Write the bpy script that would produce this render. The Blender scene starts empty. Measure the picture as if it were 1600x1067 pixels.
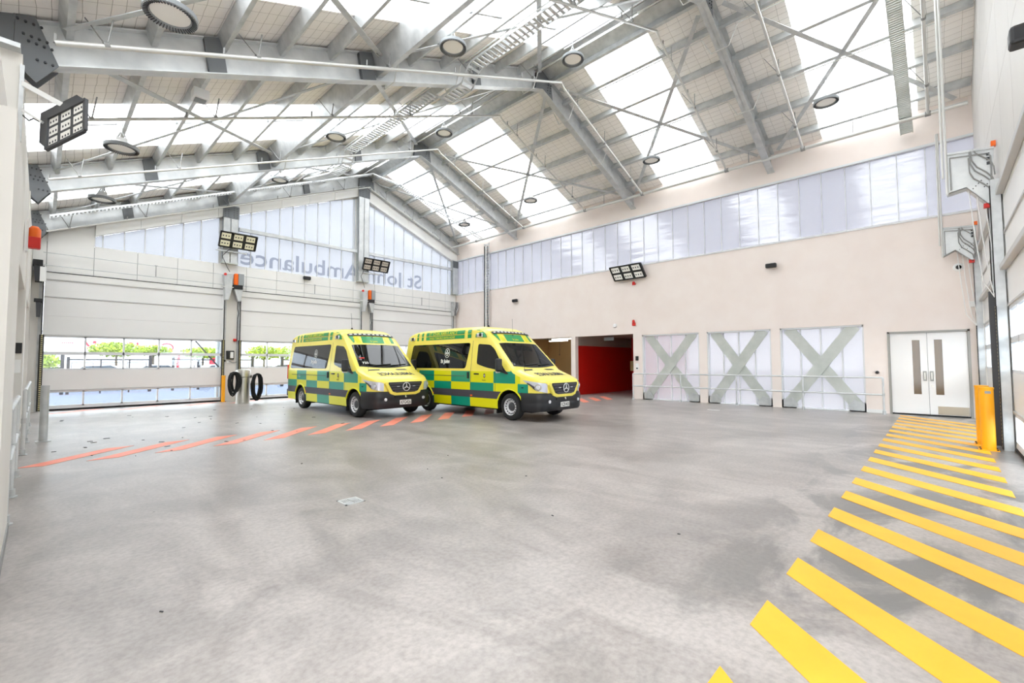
import bpy, bmesh, math, random
from mathutils import Vector, Matrix
random.seed(7)
SC = bpy.context.scene
COL = SC.collection
R = math.radians

# ------------------------------------------------------------------ camera
F_PX = 700.83
cam_d = bpy.data.cameras.new('camera'); cam = bpy.data.objects.new('camera', cam_d); COL.objects.link(cam)
cam_d.sensor_width = 36.0; cam_d.sensor_fit = 'HORIZONTAL'; cam_d.lens = F_PX / 1600 * 36
cam_d.clip_start = 0.05; cam_d.clip_end = 400
yaw, pitch, roll = R(46.406), R(2.6557), R(-0.1965)
fw = Vector((math.sin(yaw) * math.cos(pitch), math.cos(yaw) * math.cos(pitch), math.sin(pitch)))
r0 = Vector((math.cos(yaw), -math.sin(yaw), 0)); u0 = r0.cross(fw)
rr = r0 * math.cos(roll) + u0 * math.sin(roll); uu = -r0 * math.sin(roll) + u0 * math.cos(roll)
cam.matrix_world = Matrix(((rr.x, uu.x, -fw.x, 0), (rr.y, uu.y, -fw.y, 0), (rr.z, uu.z, -fw.z, 1.5), (0, 0, 0, 1)))
SC.camera = cam

# ------------------------------------------------------------------ world: bright overcast sky
SKY = 7.0
w = bpy.data.worlds.new('world'); SC.world = w; w.use_nodes = True
bg = w.node_tree.nodes['Background']
bg.inputs[0].default_value = (0.93, 0.97, 1.0, 1); bg.inputs[1].default_value = SKY
vs = SC.view_settings
vs.view_transform = 'Standard'; vs.look = 'None'; vs.gamma = 1.0; vs.use_curve_mapping = False
vs.exposure = 0.0

# ------------------------------------------------------------------ room numbers (metres)
P = 16.767      # pink wall plane (x)
G = 20.524      # gable door wall plane (y)
E0 = -0.85      # end door wall plane (y)
LW = -0.28      # left wall face (x)
RX = 10.78      # ridge x
FR = [20.3, 15.6, 8.97, 3.89]   # portal frames (y)
def zb(x):      # underside of the rafters
    return 5.68 + .42 * x if x <= RX else 7.82 + .4 * (P - x) + (x <= RX) * 0
def zl(x):      # roof lining
    return zb(x) + .70

# ------------------------------------------------------------------ colours / materials
def lin(c):
    out = []
    for v in c:
        v = v / 255
        out.append(v / 12.92 if v <= .04045 else ((v + .055) / 1.055) ** 2.4)
    return tuple(out) + (1,)
M = {}
def mat(name, rgb, rough=.5, metal=0., spec=.5, coat=0., emit=0.):
    m = bpy.data.materials.new(name); m.use_nodes = True
    b = m.node_tree.nodes['Principled BSDF']
    b.inputs['Base Color'].default_value = lin(rgb)
    b.inputs['Roughness'].default_value = rough
    b.inputs['Metallic'].default_value = metal
    b.inputs['Specular IOR Level'].default_value = spec
    b.inputs['Coat Weight'].default_value = coat
    if emit:
        b.inputs['Emission Color'].default_value = lin(rgb); b.inputs['Emission Strength'].default_value = emit
    M[name] = m
    return m
def nodes(m):
    return m.node_tree.nodes, m.node_tree.links, m.node_tree.nodes['Principled BSDF']
def noisy(name, c1, c2, scale=6, rough=.5, metal=0., detail=4, bump=0., stretch=(1, 1, 1), r2=None):
    m = mat(name, c1, rough, metal); N, L, b = nodes(m)
    tc = N.new('ShaderNodeTexCoord'); mp = N.new('ShaderNodeMapping'); mp.inputs['Scale'].default_value = stretch
    n = N.new('ShaderNodeTexNoise'); n.inputs['Scale'].default_value = scale; n.inputs['Detail'].default_value = detail
    cr = N.new('ShaderNodeValToRGB'); cr.color_ramp.elements[0].position = .32; cr.color_ramp.elements[1].position = .68
    cr.color_ramp.elements[0].color = lin(c1); cr.color_ramp.elements[1].color = lin(c2)
    L.new(tc.outputs['Object'], mp.inputs[0]); L.new(mp.outputs[0], n.inputs['Vector']); L.new(n.outputs['Fac'], cr.inputs[0])
    L.new(cr.outputs[0], b.inputs['Base Color'])
    if r2 is not None:
        mr = N.new('ShaderNodeMapRange'); mr.inputs['To Min'].default_value = rough; mr.inputs['To Max'].default_value = r2
        L.new(n.outputs['Fac'], mr.inputs[0]); L.new(mr.outputs[0], b.inputs['Roughness'])
    if bump:
        bp = N.new('ShaderNodeBump'); bp.inputs['Strength'].default_value = bump; bp.inputs['Distance'].default_value = .02
        L.new(n.outputs['Fac'], bp.inputs['Height']); L.new(bp.outputs[0], b.inputs['Normal'])
    return m

def concrete():
    m = mat('concrete', (190, 187, 183), .42); N, L, b = nodes(m)
    tc = N.new('ShaderNodeTexCoord')
    def noise(scale, detail, st=(1, 1, 1), rot=0, dist=0):
        mp = N.new('ShaderNodeMapping'); mp.inputs['Scale'].default_value = st; mp.inputs['Rotation'].default_value = (0, 0, rot)
        n = N.new('ShaderNodeTexNoise'); n.inputs['Scale'].default_value = scale; n.inputs['Detail'].default_value = detail
        n.inputs['Distortion'].default_value = dist; n.inputs['Roughness'].default_value = .6
        L.new(tc.outputs['Object'], mp.inputs[0]); L.new(mp.outputs[0], n.inputs['Vector']); return n
    def ramp(src, p0, c0, p1, c1):
        cr = N.new('ShaderNodeValToRGB'); e = cr.color_ramp.elements
        e[0].position = p0; e[1].position = p1; e[0].color = c0; e[1].color = c1
        L.new(src, cr.inputs[0]); return cr
    def mixc(kind, fac, a, bb):
        mx = N.new('ShaderNodeMix'); mx.data_type = 'RGBA'; mx.blend_type = kind
        if isinstance(fac, float): mx.inputs[0].default_value = fac
        else: L.new(fac, mx.inputs[0])
        L.new(a, mx.inputs[6])
        if isinstance(bb, tuple): mx.inputs[7].default_value = bb
        else: L.new(bb, mx.inputs[7])
        return mx
    big = noise(.42, 5, (1, 1, 1), .4, .6)
    base = ramp(big.outputs['Fac'], .33, lin((168, 161, 156)), .66, lin((191, 183, 178)))
    sw = noise(1.3, 8, (1, .45, 1), .9, 1.4)          # trowel swirls
    s2 = ramp(sw.outputs['Fac'], .36, lin((208, 206, 205)), .62, (1, 1, 1, 1))
    m1 = mixc('MULTIPLY', .85, base.outputs[0], s2.outputs[0])
    fine = noise(26, 6)
    f2 = ramp(fine.outputs['Fac'], .3, lin((216, 215, 214)), .6, (1, 1, 1, 1))
    m2 = mixc('MULTIPLY', .8, m1.outputs[2], f2.outputs[0])
    # darker cured patches, strongest in the walkway bay near the end doors
    st = noise(1.15, 7, (.55, 1, 1), .5, .8)
    sr = ramp(st.outputs['Fac'], .47, (0, 0, 0, 1), .56, (1, 1, 1, 1))
    sep = N.new('ShaderNodeSeparateXYZ'); L.new(tc.outputs['Object'], sep.inputs[0])
    mr = N.new('ShaderNodeMapRange'); mr.inputs['From Min'].default_value = 1.9; mr.inputs['From Max'].default_value = .6
    mr.inputs['To Min'].default_value = .15; mr.inputs['To Max'].default_value = .85
    L.new(sep.outputs['Y'], mr.inputs[0])
    mu = N.new('ShaderNodeMath'); mu.operation = 'MULTIPLY'; L.new(sr.outputs[0], mu.inputs[0]); L.new(mr.outputs[0], mu.inputs[1])
    m3 = mixc('MIX', mu.outputs[0], m2.outputs[2], lin((102, 100, 98)))
    # small specks
    vo = N.new('ShaderNodeTexVoronoi'); vo.inputs['Scale'].default_value = 1.6; vo.inputs['Randomness'].default_value = 1
    L.new(tc.outputs['Object'], vo.inputs['Vector'])
    vr = ramp(vo.outputs['Distance'], .012, (1, 1, 1, 1), .028, (0, 0, 0, 1))
    m4 = mixc('MIX', vr.outputs[0], m3.outputs[2], lin((96, 92, 88)))
    L.new(m4.outputs[2], b.inputs['Base Color'])
    rm = N.new('ShaderNodeMapRange'); rm.inputs['To Min'].default_value = .24; rm.inputs['To Max'].default_value = .44
    L.new(sw.outputs['Fac'], rm.inputs[0]); L.new(rm.outputs[0], b.inputs['Roughness'])
    b.inputs['Specular IOR Level'].default_value = .6
concrete()

def gridlines(name, c, cl, sx, sy, wdt=.008, rough=.85, bump=True):
    """insulation blanket held up by wire mesh: fine dark wires on a pale foil"""
    m = mat(name, c, rough); N, L, b = nodes(m)
    tc = N.new('ShaderNodeTexCoord'); sp = N.new('ShaderNodeSeparateXYZ')
    nz = N.new('ShaderNodeTexNoise'); nz.inputs['Scale'].default_value = 1.2; nz.inputs['Detail'].default_value = 2
    vm = N.new('ShaderNodeVectorMath'); vm.operation = 'SCALE'; vm.inputs['Scale'].default_value = .10
    va = N.new('ShaderNodeVectorMath'); va.operation = 'ADD'
    L.new(tc.outputs['Object'], nz.inputs['Vector']); L.new(nz.outputs['Color'], vm.inputs[0])
    L.new(tc.outputs['Object'], va.inputs[0]); L.new(vm.outputs[0], va.inputs[1]); L.new(va.outputs[0], sp.inputs[0])
    fs = []
    for ax, s in (('X', sx), ('Y', sy)):
        d = N.new('ShaderNodeMath'); d.operation = 'DIVIDE'; d.inputs[1].default_value = s; L.new(sp.outputs[ax], d.inputs[0])
        f = N.new('ShaderNodeMath'); f.operation = 'FRACT'; L.new(d.outputs[0], f.inputs[0])
        l = N.new('ShaderNodeMath'); l.operation = 'LESS_THAN'; l.inputs[1].default_value = wdt / s; L.new(f.outputs[0], l.inputs[0])
        fs.append(l)
    mx = N.new('ShaderNodeMath'); mx.operation = 'MAXIMUM'; L.new(fs[0].outputs[0], mx.inputs[0]); L.new(fs[1].outputs[0], mx.inputs[1])
    mc = N.new('ShaderNodeMix'); mc.data_type = 'RGBA'; mc.inputs[6].default_value = lin(c); mc.inputs[7].default_value = lin(cl)
    L.new(mx.outputs[0], mc.inputs[0]); L.new(mc.outputs[2], b.inputs['Base Color'])
    if bump:
        bp = N.new('ShaderNodeBump'); bp.inputs['Strength'].default_value = .35; bp.inputs['Distance'].default_value = .08
        L.new(nz.outputs['Fac'], bp.inputs['Height']); L.new(bp.outputs[0], b.inputs['Normal'])
gridlines('lining', (252, 248, 243), (190, 184, 177), .15, .30, .007)

def sheet(name, tint, trans, ts, df, rough=.25, gloss=.06, wave=0.):
    """translucent plastic glazing: some daylight passes straight, some is scattered (ts), some reflected (df)"""
    m = bpy.data.materials.new(name); m.use_nodes = True; N, L = m.node_tree.nodes, m.node_tree.links
    N.clear(); out = N.new('ShaderNodeOutputMaterial'); c3 = lin(tint)
    t = N.new('ShaderNodeBsdfTransparent'); t.inputs[0].default_value = c3
    d = N.new('ShaderNodeBsdfDiffuse'); d.inputs[0].default_value = tuple(x * df for x in c3[:3]) + (1,)
    tl = N.new('ShaderNodeBsdfTranslucent'); tl.inputs[0].default_value = tuple(x * ts for x in c3[:3]) + (1,)
    g = N.new('ShaderNodeBsdfGlossy'); g.inputs['Roughness'].default_value = rough; g.inputs[0].default_value = (1, 1, 1, 1)
    a = N.new('ShaderNodeAddShader'); L.new(tl.outputs[0], a.inputs[0]); L.new(d.outputs[0], a.inputs[1])
    c = N.new('ShaderNodeMixShader'); c.inputs[0].default_value = gloss; L.new(a.outputs[0], c.inputs[1]); L.new(g.outputs[0], c.inputs[2])
    e = N.new('ShaderNodeMixShader'); e.inputs[0].default_value = trans; L.new(c.outputs[0], e.inputs[1]); L.new(t.outputs[0], e.inputs[2])
    L.new(e.outputs[0], out.inputs[0])
    if wave:
        tc = N.new('ShaderNodeTexCoord'); mp = N.new('ShaderNodeMapping'); mp.inputs['Scale'].default_value = (.6, .22, 2.6)
        nz = N.new('ShaderNodeTexNoise'); nz.inputs['Scale'].default_value = 1.7; nz.inputs['Detail'].default_value = 1.5
        bp = N.new('ShaderNodeBump'); bp.inputs['Strength'].default_value = wave; bp.inputs['Distance'].default_value = .05
        L.new(tc.outputs['Object'], mp.inputs[0]); L.new(mp.outputs[0], nz.inputs['Vector']); L.new(nz.outputs['Fac'], bp.inputs['Height'])
        L.new(bp.outputs[0], g.inputs['Normal'])
    M[name] = m
sheet('skylight', (255, 255, 255), .55, .45, .35, .3, .04)
sheet('poly', (238, 242, 252), .045, .108, .30, .25, .06, .3)
sheet('poly_side', (230, 230, 243), .028, .085, .40, .10, .12, .35)
sheet('poly_low', (236, 236, 244), .025, .13, .46, .25, .05, .1)
sheet('clear_glass', (246, 250, 252), .92, .0, .0, .02, .9)
sheet('letter', (214, 217, 226), .78, .05, .25, .4, .02)

noisy('pink', (245, 234, 227), (241, 228, 220), 1.4, .6, 0, 6)
noisy('white_panel', (238, 237, 234), (233, 232, 229), .8, .45)
noisy('door_white', (237, 236, 234), (232, 231, 229), .6, .4)
noisy('white_panel_shaded', (214, 211, 206), (208, 205, 200), .8, .5)  # white panel toned down; the end wall's dimmer light is put into the colour
mat('door_edge', (198, 198, 197), .5)
mat('door_alu', (226, 228, 230), .4)
noisy('wall_white', (228, 225, 219), (222, 218, 211), .9, .6)
mat('plinth', (150, 150, 148), .7)
noisy('galv', (208, 210, 210), (186, 189, 190), 5, .34, .35, 5, 0, (1, 1, 1), .5)
noisy('galv_bright', (222, 224, 224), (204, 207, 208), 4, .34, .3, 5)
noisy('galv_plate', (206, 209, 204), (190, 195, 189), 3, .45, .25, 5)
mat('steel_dark', (112, 115, 118), .5, .3)
mat('bolt', (70, 72, 75), .5, .6)
mat('pipe', (216, 216, 212), .32, .35)
mat('pipe_dark', (150, 150, 148), .4, .4)
mat('black', (28, 28, 30), .45)
mat('rubber', (24, 24, 25), .8)
mat('dark_grey', (66, 67, 70), .5)
mat('grey_box', (150, 155, 158), .5)
mat('orange', (244, 108, 20), .4)
mat('red', (214, 40, 30), .4)
mat('hazard_black', (30, 29, 28), .6)
mat('yellow_post', (250, 172, 12), .45)
mat('white', (242, 242, 240), .4)
mat('lens_white', (248, 246, 240), .3)
mat('led', (236, 232, 205), .3)
mat('stainless', (205, 203, 196), .34, .8)
mat('door_leaf', (240, 238, 236), .35)
mat('door_frame', (160, 158, 152), .45, .2)
mat('brown_glass', (98, 74, 38), .08)
mat('kick', (172, 162, 146), .4, .85)
mat('door_plate', (150, 150, 147), .4, .4)
noisy('paint_yellow', (250, 184, 34), (245, 174, 22), 3, .45)
noisy('paint_orange', (250, 160, 138), (246, 140, 112), 2.5, .5)
mat('red_wall', (196, 22, 12), .5)
mat('tan_wall', (196, 160, 112), .6)
mat('tan_ceiling', (170, 160, 148), .7)
mat('notice', (214, 190, 140), .6)
mat('tube_light', (255, 250, 235), .4, emit=3.0)
mat('letter_red', (214, 40, 60), .6)
mat('asphalt', (82, 90, 108), .9)
mat('led_grey', (204, 196, 184), .35)
mat('ext_white', (238, 240, 244), .8)
mat('fence_black', (30, 28, 36), .6)
noisy('leaf', (150, 168, 30), (112, 140, 24), 2, .7)
mat('bark', (96, 84, 70), .9)
mat('car_paint', (225, 228, 232), .2, 0, .5, .6)
mat('car_glass', (70, 80, 90), .05)
# van
mat('van_yellow', (250, 233, 100), .28, 0, .5, .4)
mat('van_fluo', (226, 224, 4), .35, 0, .5, .3)
mat('van_green', (0, 146, 118), .32, 0, .5, .3)
mat('van_green2', (0, 150, 76), .32, 0, .5, .3)
mat('van_trim', (70, 68, 76), .5)
mat('van_black', (34, 35, 38), .42)
mat('van_glass', (16, 18, 19), .02, 0, .5, 0)
mat('chrome', (225, 226, 228), .12, 1.0)
mat('rim', (214, 215, 217), .3, .25)
mat('tyre', (34, 34, 35), .75)
mat('lamp_clear', (226, 228, 236), .05, .35, .8, 1.0)
mat('van_text', (48, 50, 54), .5)
mat('van_lime', (206, 214, 60), .5)
mat('plate_white', (240, 240, 236), .4)
mat('cone', (60, 60, 62), .6)
def hazard():
    m = mat('hazard', (30, 30, 30), .6); N, L, b = nodes(m)
    tc = N.new('ShaderNodeTexCoord'); sp = N.new('ShaderNodeSeparateXYZ'); L.new(tc.outputs['Object'], sp.inputs[0])
    d = N.new('ShaderNodeMath'); d.operation = 'DIVIDE'; d.inputs[1].default_value = .06; L.new(sp.outputs['Z'], d.inputs[0])
    f = N.new('ShaderNodeMath'); f.operation = 'FRACT'; L.new(d.outputs[0], f.inputs[0])
    l = N.new('ShaderNodeMath'); l.operation = 'LESS_THAN'; l.inputs[1].default_value = .5; L.new(f.outputs[0], l.inputs[0])
    mc = N.new('ShaderNodeMix'); mc.data_type = 'RGBA'; mc.inputs[6].default_value = lin((35, 34, 32)); mc.inputs[7].default_value = lin((206, 196, 140))
    L.new(l.outputs[0], mc.inputs[0]); L.new(mc.outputs[2], b.inputs['Base Color'])
hazard()

# ------------------------------------------------------------------ mesh helpers
def world_loc(o):
    v = Vector((0, 0, 0))
    while o is not None:
        v = v + o.location; o = o.parent
    return v
class MB:
    def __init__(s): s.v = []; s.f = []; s.mi = []
    def add(s, vs, fs, mi=0):
        n = len(s.v); s.v += [tuple(v) for v in vs]
        for f in fs: s.f.append(tuple(i + n for i in f)); s.mi.append(mi)
        return s
    def box(s, x0, x1, y0, y1, z0, z1, mi=0):
        vs = [(x, y, z) for z in (z0, z1) for y in (y0, y1) for x in (x0, x1)]
        return s.add(vs, [(0, 2, 3, 1), (4, 5, 7, 6), (0, 1, 5, 4), (2, 6, 7, 3), (0, 4, 6, 2), (1, 3, 7, 5)], mi)
    def obox(s, c, a, b, d, mi=0):
        c, a, b, d = Vector(c), Vector(a), Vector(b), Vector(d)
        vs = [c + a * i + b * j + d * k for k in (-1, 1) for j in (-1, 1) for i in (-1, 1)]
        return s.add(vs, [(0, 2, 3, 1), (4, 5, 7, 6), (0, 1, 5, 4), (2, 6, 7, 3), (0, 4, 6, 2), (1, 3, 7, 5)], mi)
    def quad(s, pts, mi=0):
        return s.add(pts, [tuple(range(len(pts)))], mi)
    def bar(s, p0, p1, wd, ht, up=(0, 0, 1), mi=0):
        p0, p1 = Vector(p0), Vector(p1); d = p1 - p0; u = Vector(up)
        side = d.cross(u)
        if side.length < 1e-6: side = d.cross(Vector((1, 0, 0)))
        side.normalize(); u = side.cross(d).normalized()
        return s.obox((p0 + p1) / 2, d / 2, side * wd / 2, u * ht / 2, mi)
    def tube(s, p0, p1, r, n=8, r1=None, mi=0):
        p0, p1 = Vector(p0), Vector(p1); d = (p1 - p0).normalized()
        a = d.cross(Vector((0, 0, 1)))
        if a.length < 1e-4: a = d.cross(Vector((1, 0, 0)))
        a.normalize(); b = d.cross(a); r1 = r if r1 is None else r1
        vs = []
        for q, rad in ((p0, r), (p1, r1)):
            for i in range(n):
                t = 2 * math.pi * i / n; vs.append(q + a * rad * math.cos(t) + b * rad * math.sin(t))
        fs = [(i, (i + 1) % n, n + (i + 1) % n, n + i) for i in range(n)]
        fs += [tuple(range(n - 1, -1, -1)), tuple(range(n, 2 * n))]
        return s.add(vs, fs, mi)
    def path(s, pts, r, n=8, mi=0):
        pts = [Vector(p) for p in pts]; m = len(pts); rings = []
        ref = None
        for i, p in enumerate(pts):
            d = (pts[min(i + 1, m - 1)] - pts[max(i - 1, 0)]).normalized()
            if ref is None:
                ref = d.cross(Vector((0, 0, 1)))
                if ref.length < 1e-3: ref = d.cross(Vector((1, 0, 0)))
            a = (ref - d * ref.dot(d)).normalized(); ref = a; b = d.cross(a)
            rings.append([p + a * r * math.cos(2 * math.pi * k / n) + b * r * math.sin(2 * math.pi * k / n) for k in range(n)])
        vs = [v for rg in rings for v in rg]
        fs = [(i * n + k, i * n + (k + 1) % n, (i + 1) * n + (k + 1) % n, (i + 1) * n + k) for i in range(m - 1) for k in range(n)]
        fs += [tuple(range(n - 1, -1, -1)), tuple(range((m - 1) * n, m * n))]
        return s.add(vs, fs, mi)
    def prism(s, poly, d, mi=0):
        """poly: list of 3D points in a plane, d: extrusion vector"""
        n = len(poly); d = Vector(d)
        vs = [Vector(p) for p in poly] + [Vector(p) + d for p in poly]
        fs = [tuple(range(n)), tuple(range(2 * n - 1, n - 1, -1))]
        fs += [(i, n + i, n + (i + 1) % n, (i + 1) % n) for i in range(n)]
        return s.add(vs, fs, mi)
    def lathe(s, prof, c=(0, 0, 0), axis='Z', n=24, mi=0, caps=True):
        """prof: (radius, height) list"""
        vs = []; m = len(prof)
        for (r_, h_) in prof:
            for k in range(n):
                t = 2 * math.pi * k / n; a, b = r_ * math.cos(t), r_ * math.sin(t)
                q = {'Z': (a, b, h_), 'X': (h_, a, b), 'Y': (b, h_, a)}[axis]
                vs.append((c[0] + q[0], c[1] + q[1], c[2] + q[2]))
        fs = [(i * n + k, i * n + (k + 1) % n, (i + 1) * n + (k + 1) % n, (i + 1) * n + k) for i in range(m - 1) for k in range(n)]
        if caps and prof[0][0] > 1e-5: fs.append(tuple(range(n - 1, -1, -1)))
        if caps and prof[-1][0] > 1e-5: fs.append(tuple(range((m - 1) * n, m * n)))
        return s.add(vs, fs, mi)
    def mesh(s, name, mats, off=(0, 0, 0), smooth=False):
        me = bpy.data.meshes.new(name)
        o = Vector(off)
        me.from_pydata([tuple(Vector(v) - o) for v in s.v], [], s.f)
        if not isinstance(mats, (list, tuple)): mats = [mats]
        for m in mats: me.materials.append(M[m] if isinstance(m, str) else m)
        if len(mats) > 1: me.polygons.foreach_set('material_index', s.mi)
        bm = bmesh.new(); bm.from_mesh(me)
        if smooth: bmesh.ops.remove_doubles(bm, verts=bm.verts, dist=1e-5)
        bmesh.ops.recalc_face_normals(bm, faces=bm.faces)
        bm.to_mesh(me); bm.free()
        if smooth:
            me.polygons.foreach_set('use_smooth', [True] * len(me.polygons))
            me.set_sharp_from_angle(angle=R(38))
        me.update()
        return me
    def build(s, name, mats, parent=None, smooth=False, bevel=0):
        off = world_loc(parent) if parent else (0, 0, 0)
        o = bpy.data.objects.new(name, s.mesh(name, mats, off, smooth)); COL.objects.link(o); o.parent = parent
        if bevel:
            bv = o.modifiers.new('bevel', 'BEVEL'); bv.width = bevel; bv.segments = 2; bv.limit_method = 'ANGLE'
        return o
def put(name, me, parent, loc=(0, 0, 0)):
    o = bpy.data.objects.new(name, me); COL.objects.link(o); o.parent = parent; o.location = loc; return o
def thing(name, label, cat, loc=(0, 0, 0), group=None):
    o = bpy.data.objects.new(name, None); COL.objects.link(o); o.location = loc; o.empty_display_size = .2
    o['label'] = label; o['category'] = cat
    if group: o['group'] = group
    return o
def tag(o, label, cat, group=None):
    o['label'] = label; o['category'] = cat
    if group: o['group'] = group
    return o
def struct(name, label=None, loc=(0, 0, 0)):
    o = bpy.data.objects.new(name, None); COL.objects.link(o); o.location = loc; o['kind'] = 'structure'
    if label: o['label'] = label
    return o
def smark(o, label=None):
    o['kind'] = 'structure'
    if label: o['label'] = label
    return o
def dup(root, loc, rotz=0, label=None):
    def cp(o, par):
        c = o.copy(); COL.objects.link(c); c.parent = par
        for ch in list(o.children): cp(ch, c)
        return c
    r_ = cp(root, None); r_.location = loc; r_.rotation_euler = (0, 0, rotz)
    if label: r_['label'] = label
    return r_
def text_mesh(body, size, bold=0., ext=0., align='LEFT', shear=0., spacing=1.):
    cu = bpy.data.curves.new('txt', 'FONT'); cu.body = body; cu.size = size; cu.align_x = align; cu.offset = bold
    cu.extrude = ext; cu.shear = shear; cu.space_character = spacing; cu.resolution_u = 3
    o = bpy.data.objects.new('txt', cu); COL.objects.link(o)
    dg = bpy.context.evaluated_depsgraph_get(); dg.update()
    me = bpy.data.meshes.new_from_object(o.evaluated_get(dg))
    vs = [v.co.copy() for v in me.vertices]; fs = [tuple(p.vertices) for p in me.polygons]
    bpy.data.objects.remove(o); bpy.data.curves.remove(cu); bpy.data.meshes.remove(me)
    return vs, fs
def wall_boxes(mb, axis, plane, thick, a0, a1, z0, z1, holes, mi=0):
    """solid wall with rectangular holes; axis 'X': plane x=plane running along y; 'Y': plane y=plane running along x"""
    As = sorted({a0, a1} | {h[0] for h in holes} | {h[1] for h in holes})
    Zs = sorted({z0, z1} | {h[2] for h in holes} | {h[3] for h in holes})
    for i in range(len(As) - 1):
        run = None
        for j in range(len(Zs) - 1):
            ca, cz = (As[i] + As[i + 1]) / 2, (Zs[j] + Zs[j + 1]) / 2
            solid = not any(h[0] < ca < h[1] and h[2] < cz < h[3] for h in holes)
            if solid:
                run = [Zs[j], Zs[j + 1]] if run is None else [run[0], Zs[j + 1]]
            if run and (not solid or j == len(Zs) - 2):
                if axis == 'X': mb.box(min(plane, plane + thick), max(plane, plane + thick), As[i], As[i + 1], run[0], run[1], mi)
                else: mb.box(As[i], As[i + 1], min(plane, plane + thick), max(plane, plane + thick), run[0], run[1], mi)
                run = None

# ================================================================== SETTING
# ------------------------------------------------------------------ floor and ground
fl = MB().box(-4, 22, -2.0, G + .12, -.2, 0).build('floor', 'concrete'); smark(fl, 'worn grey concrete slab of the vehicle bay')
gr = MB().box(-70, 90, G + .12, 130, -.3, -.05).box(-70, 90, -70, -2.0, -.3, -.05).box(22, 90, -2.0, G + .12, -.3, -.05).build('ground', 'asphalt'); smark(gr, 'pale asphalt yard outside the doors')

def floor_quads(name, quads, m, label, cat, group):
    for i, q in enumerate(quads):
        o = MB().prism([(x, y, .001) for x, y in q], (0, 0, .003)).build(name, m)
        tag(o, label(i), cat, group)
ords = ['first', 'second', 'third', 'fourth', 'fifth', 'sixth', 'seventh', 'eighth', 'ninth', 'tenth', 'eleventh', 'twelfth', 'thirteenth', 'fourteenth', 'fifteenth', 'sixteenth', 'seventeenth', 'eighteenth', 'nineteenth', 'twentieth', 'twenty-first']
xs = [1.2, 2.0, 2.84, 3.68, 4.48, 5.31, 6.12, 6.94, 7.81, 8.65, 9.46, 10.23, 11.0, 11.76, 12.51, 13.26, 13.97, 14.7, 15.42, 16.1]
qs = []
for x in xs:
    x1 = min(x + .355, 16.6)
    qs.append([(x, .835), (x1, .835), (x1 - 1.27, -.55), (x - 1.27, -.55)])
qs = qs[1:]
floor_quads('yellow_stripe', qs, 'paint_yellow', lambda i: 'yellow diagonal walkway stripe, %s counted from the camera towards the white double door' % ords[i], 'floor stripe', 'yellow walkway stripes')
qs = []
for i in range(20):
    x = -.30 + .835 * i
    qs.append([(x, 9.58), (x + .38, 9.58), (x + .38 + 1.15, 10.73), (x + 1.15, 10.73)])
qs[0] = [(-.2, 9.66), (.08, 9.58), (1.23, 10.73), (.85, 10.73)]
floor_quads('orange_stripe', qs, 'paint_orange', lambda i: 'faded orange diagonal stripe across the floor, %s counted from the left wall' % ords[i], 'floor stripe', 'orange crossing stripes')
qs = []
for i in range(10):
    x = .05 + 1.62 * i
    qs.append([(x, 19.35), (x + .5, 19.35), (x + 1.45, 20.2), (x + .95, 20.2)])
floor_quads('red_stripe', qs, 'paint_orange', lambda i: 'salmon red stripe along the foot of the gable doors, %s from the left wall' % ords[i], 'floor stripe', 'stripes along the gable doors')

o = MB().prism([(14.38, 4.95, .001), (14.5, 4.95, .001), (14.5, 5.31, .001), (14.38, 5.31, .001)], (0, 0, .003)).build('floor_mark', 'white'); tag(o, 'short white paint mark on the floor in front of the X panels', 'floor mark')
# ------------------------------------------------------------------ pink wall (right)
HOLES = [(9.09, 11.98, 0, 2.65), (12.22, 15.6, 0, 2.65), (6.42, 8.69, 0, 2.58), (4.05, 6.13, 0, 2.58), (1.60, 3.78, 0, 2.58), (-.60, 1.07, 0, 2.33), (E0, G, 5.448, 7.469)]
wr = struct('wall_right', 'pale pink painted concrete wall')
mb = MB(); wall_boxes(mb, 'X', P, .22, E0 - .3, G + .1, 0, 8.75, HOLES); mb.build('concrete_face', 'pink', wr)
mb = MB()
for z in (5.448, 7.469): MB().box(P - .03, P + .1, E0, G, z - .03, z + .03).build('sill', 'door_alu', wr)
mb = MB().box(P - .02, P, 1.15, 1.6, 0, .1).build('skirting', 'white_panel', wr)
w1 = struct('window_1', 'long strip of translucent glazing high in the pink wall')
ys = [E0 - .02] + [.1 + .6055 * i for i in range(33)] + [20.0, G - .02]
ys = [y for y in ys if y <= G]
for i in range(len(ys) - 1):
    MB().quad([(P + .08, ys[i] + .006, 5.47), (P + .08, ys[i + 1] - .006, 5.47), (P + .08, ys[i + 1] - .006, 7.445), (P + .08, ys[i] + .006, 7.445)]).build('pane', 'poly_side', w1)
for y in ys[1:-1]: MB().box(P + .055, P + .11, y - .011, y + .011, 5.47, 7.445).build('mullion', 'door_alu', w1)

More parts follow.
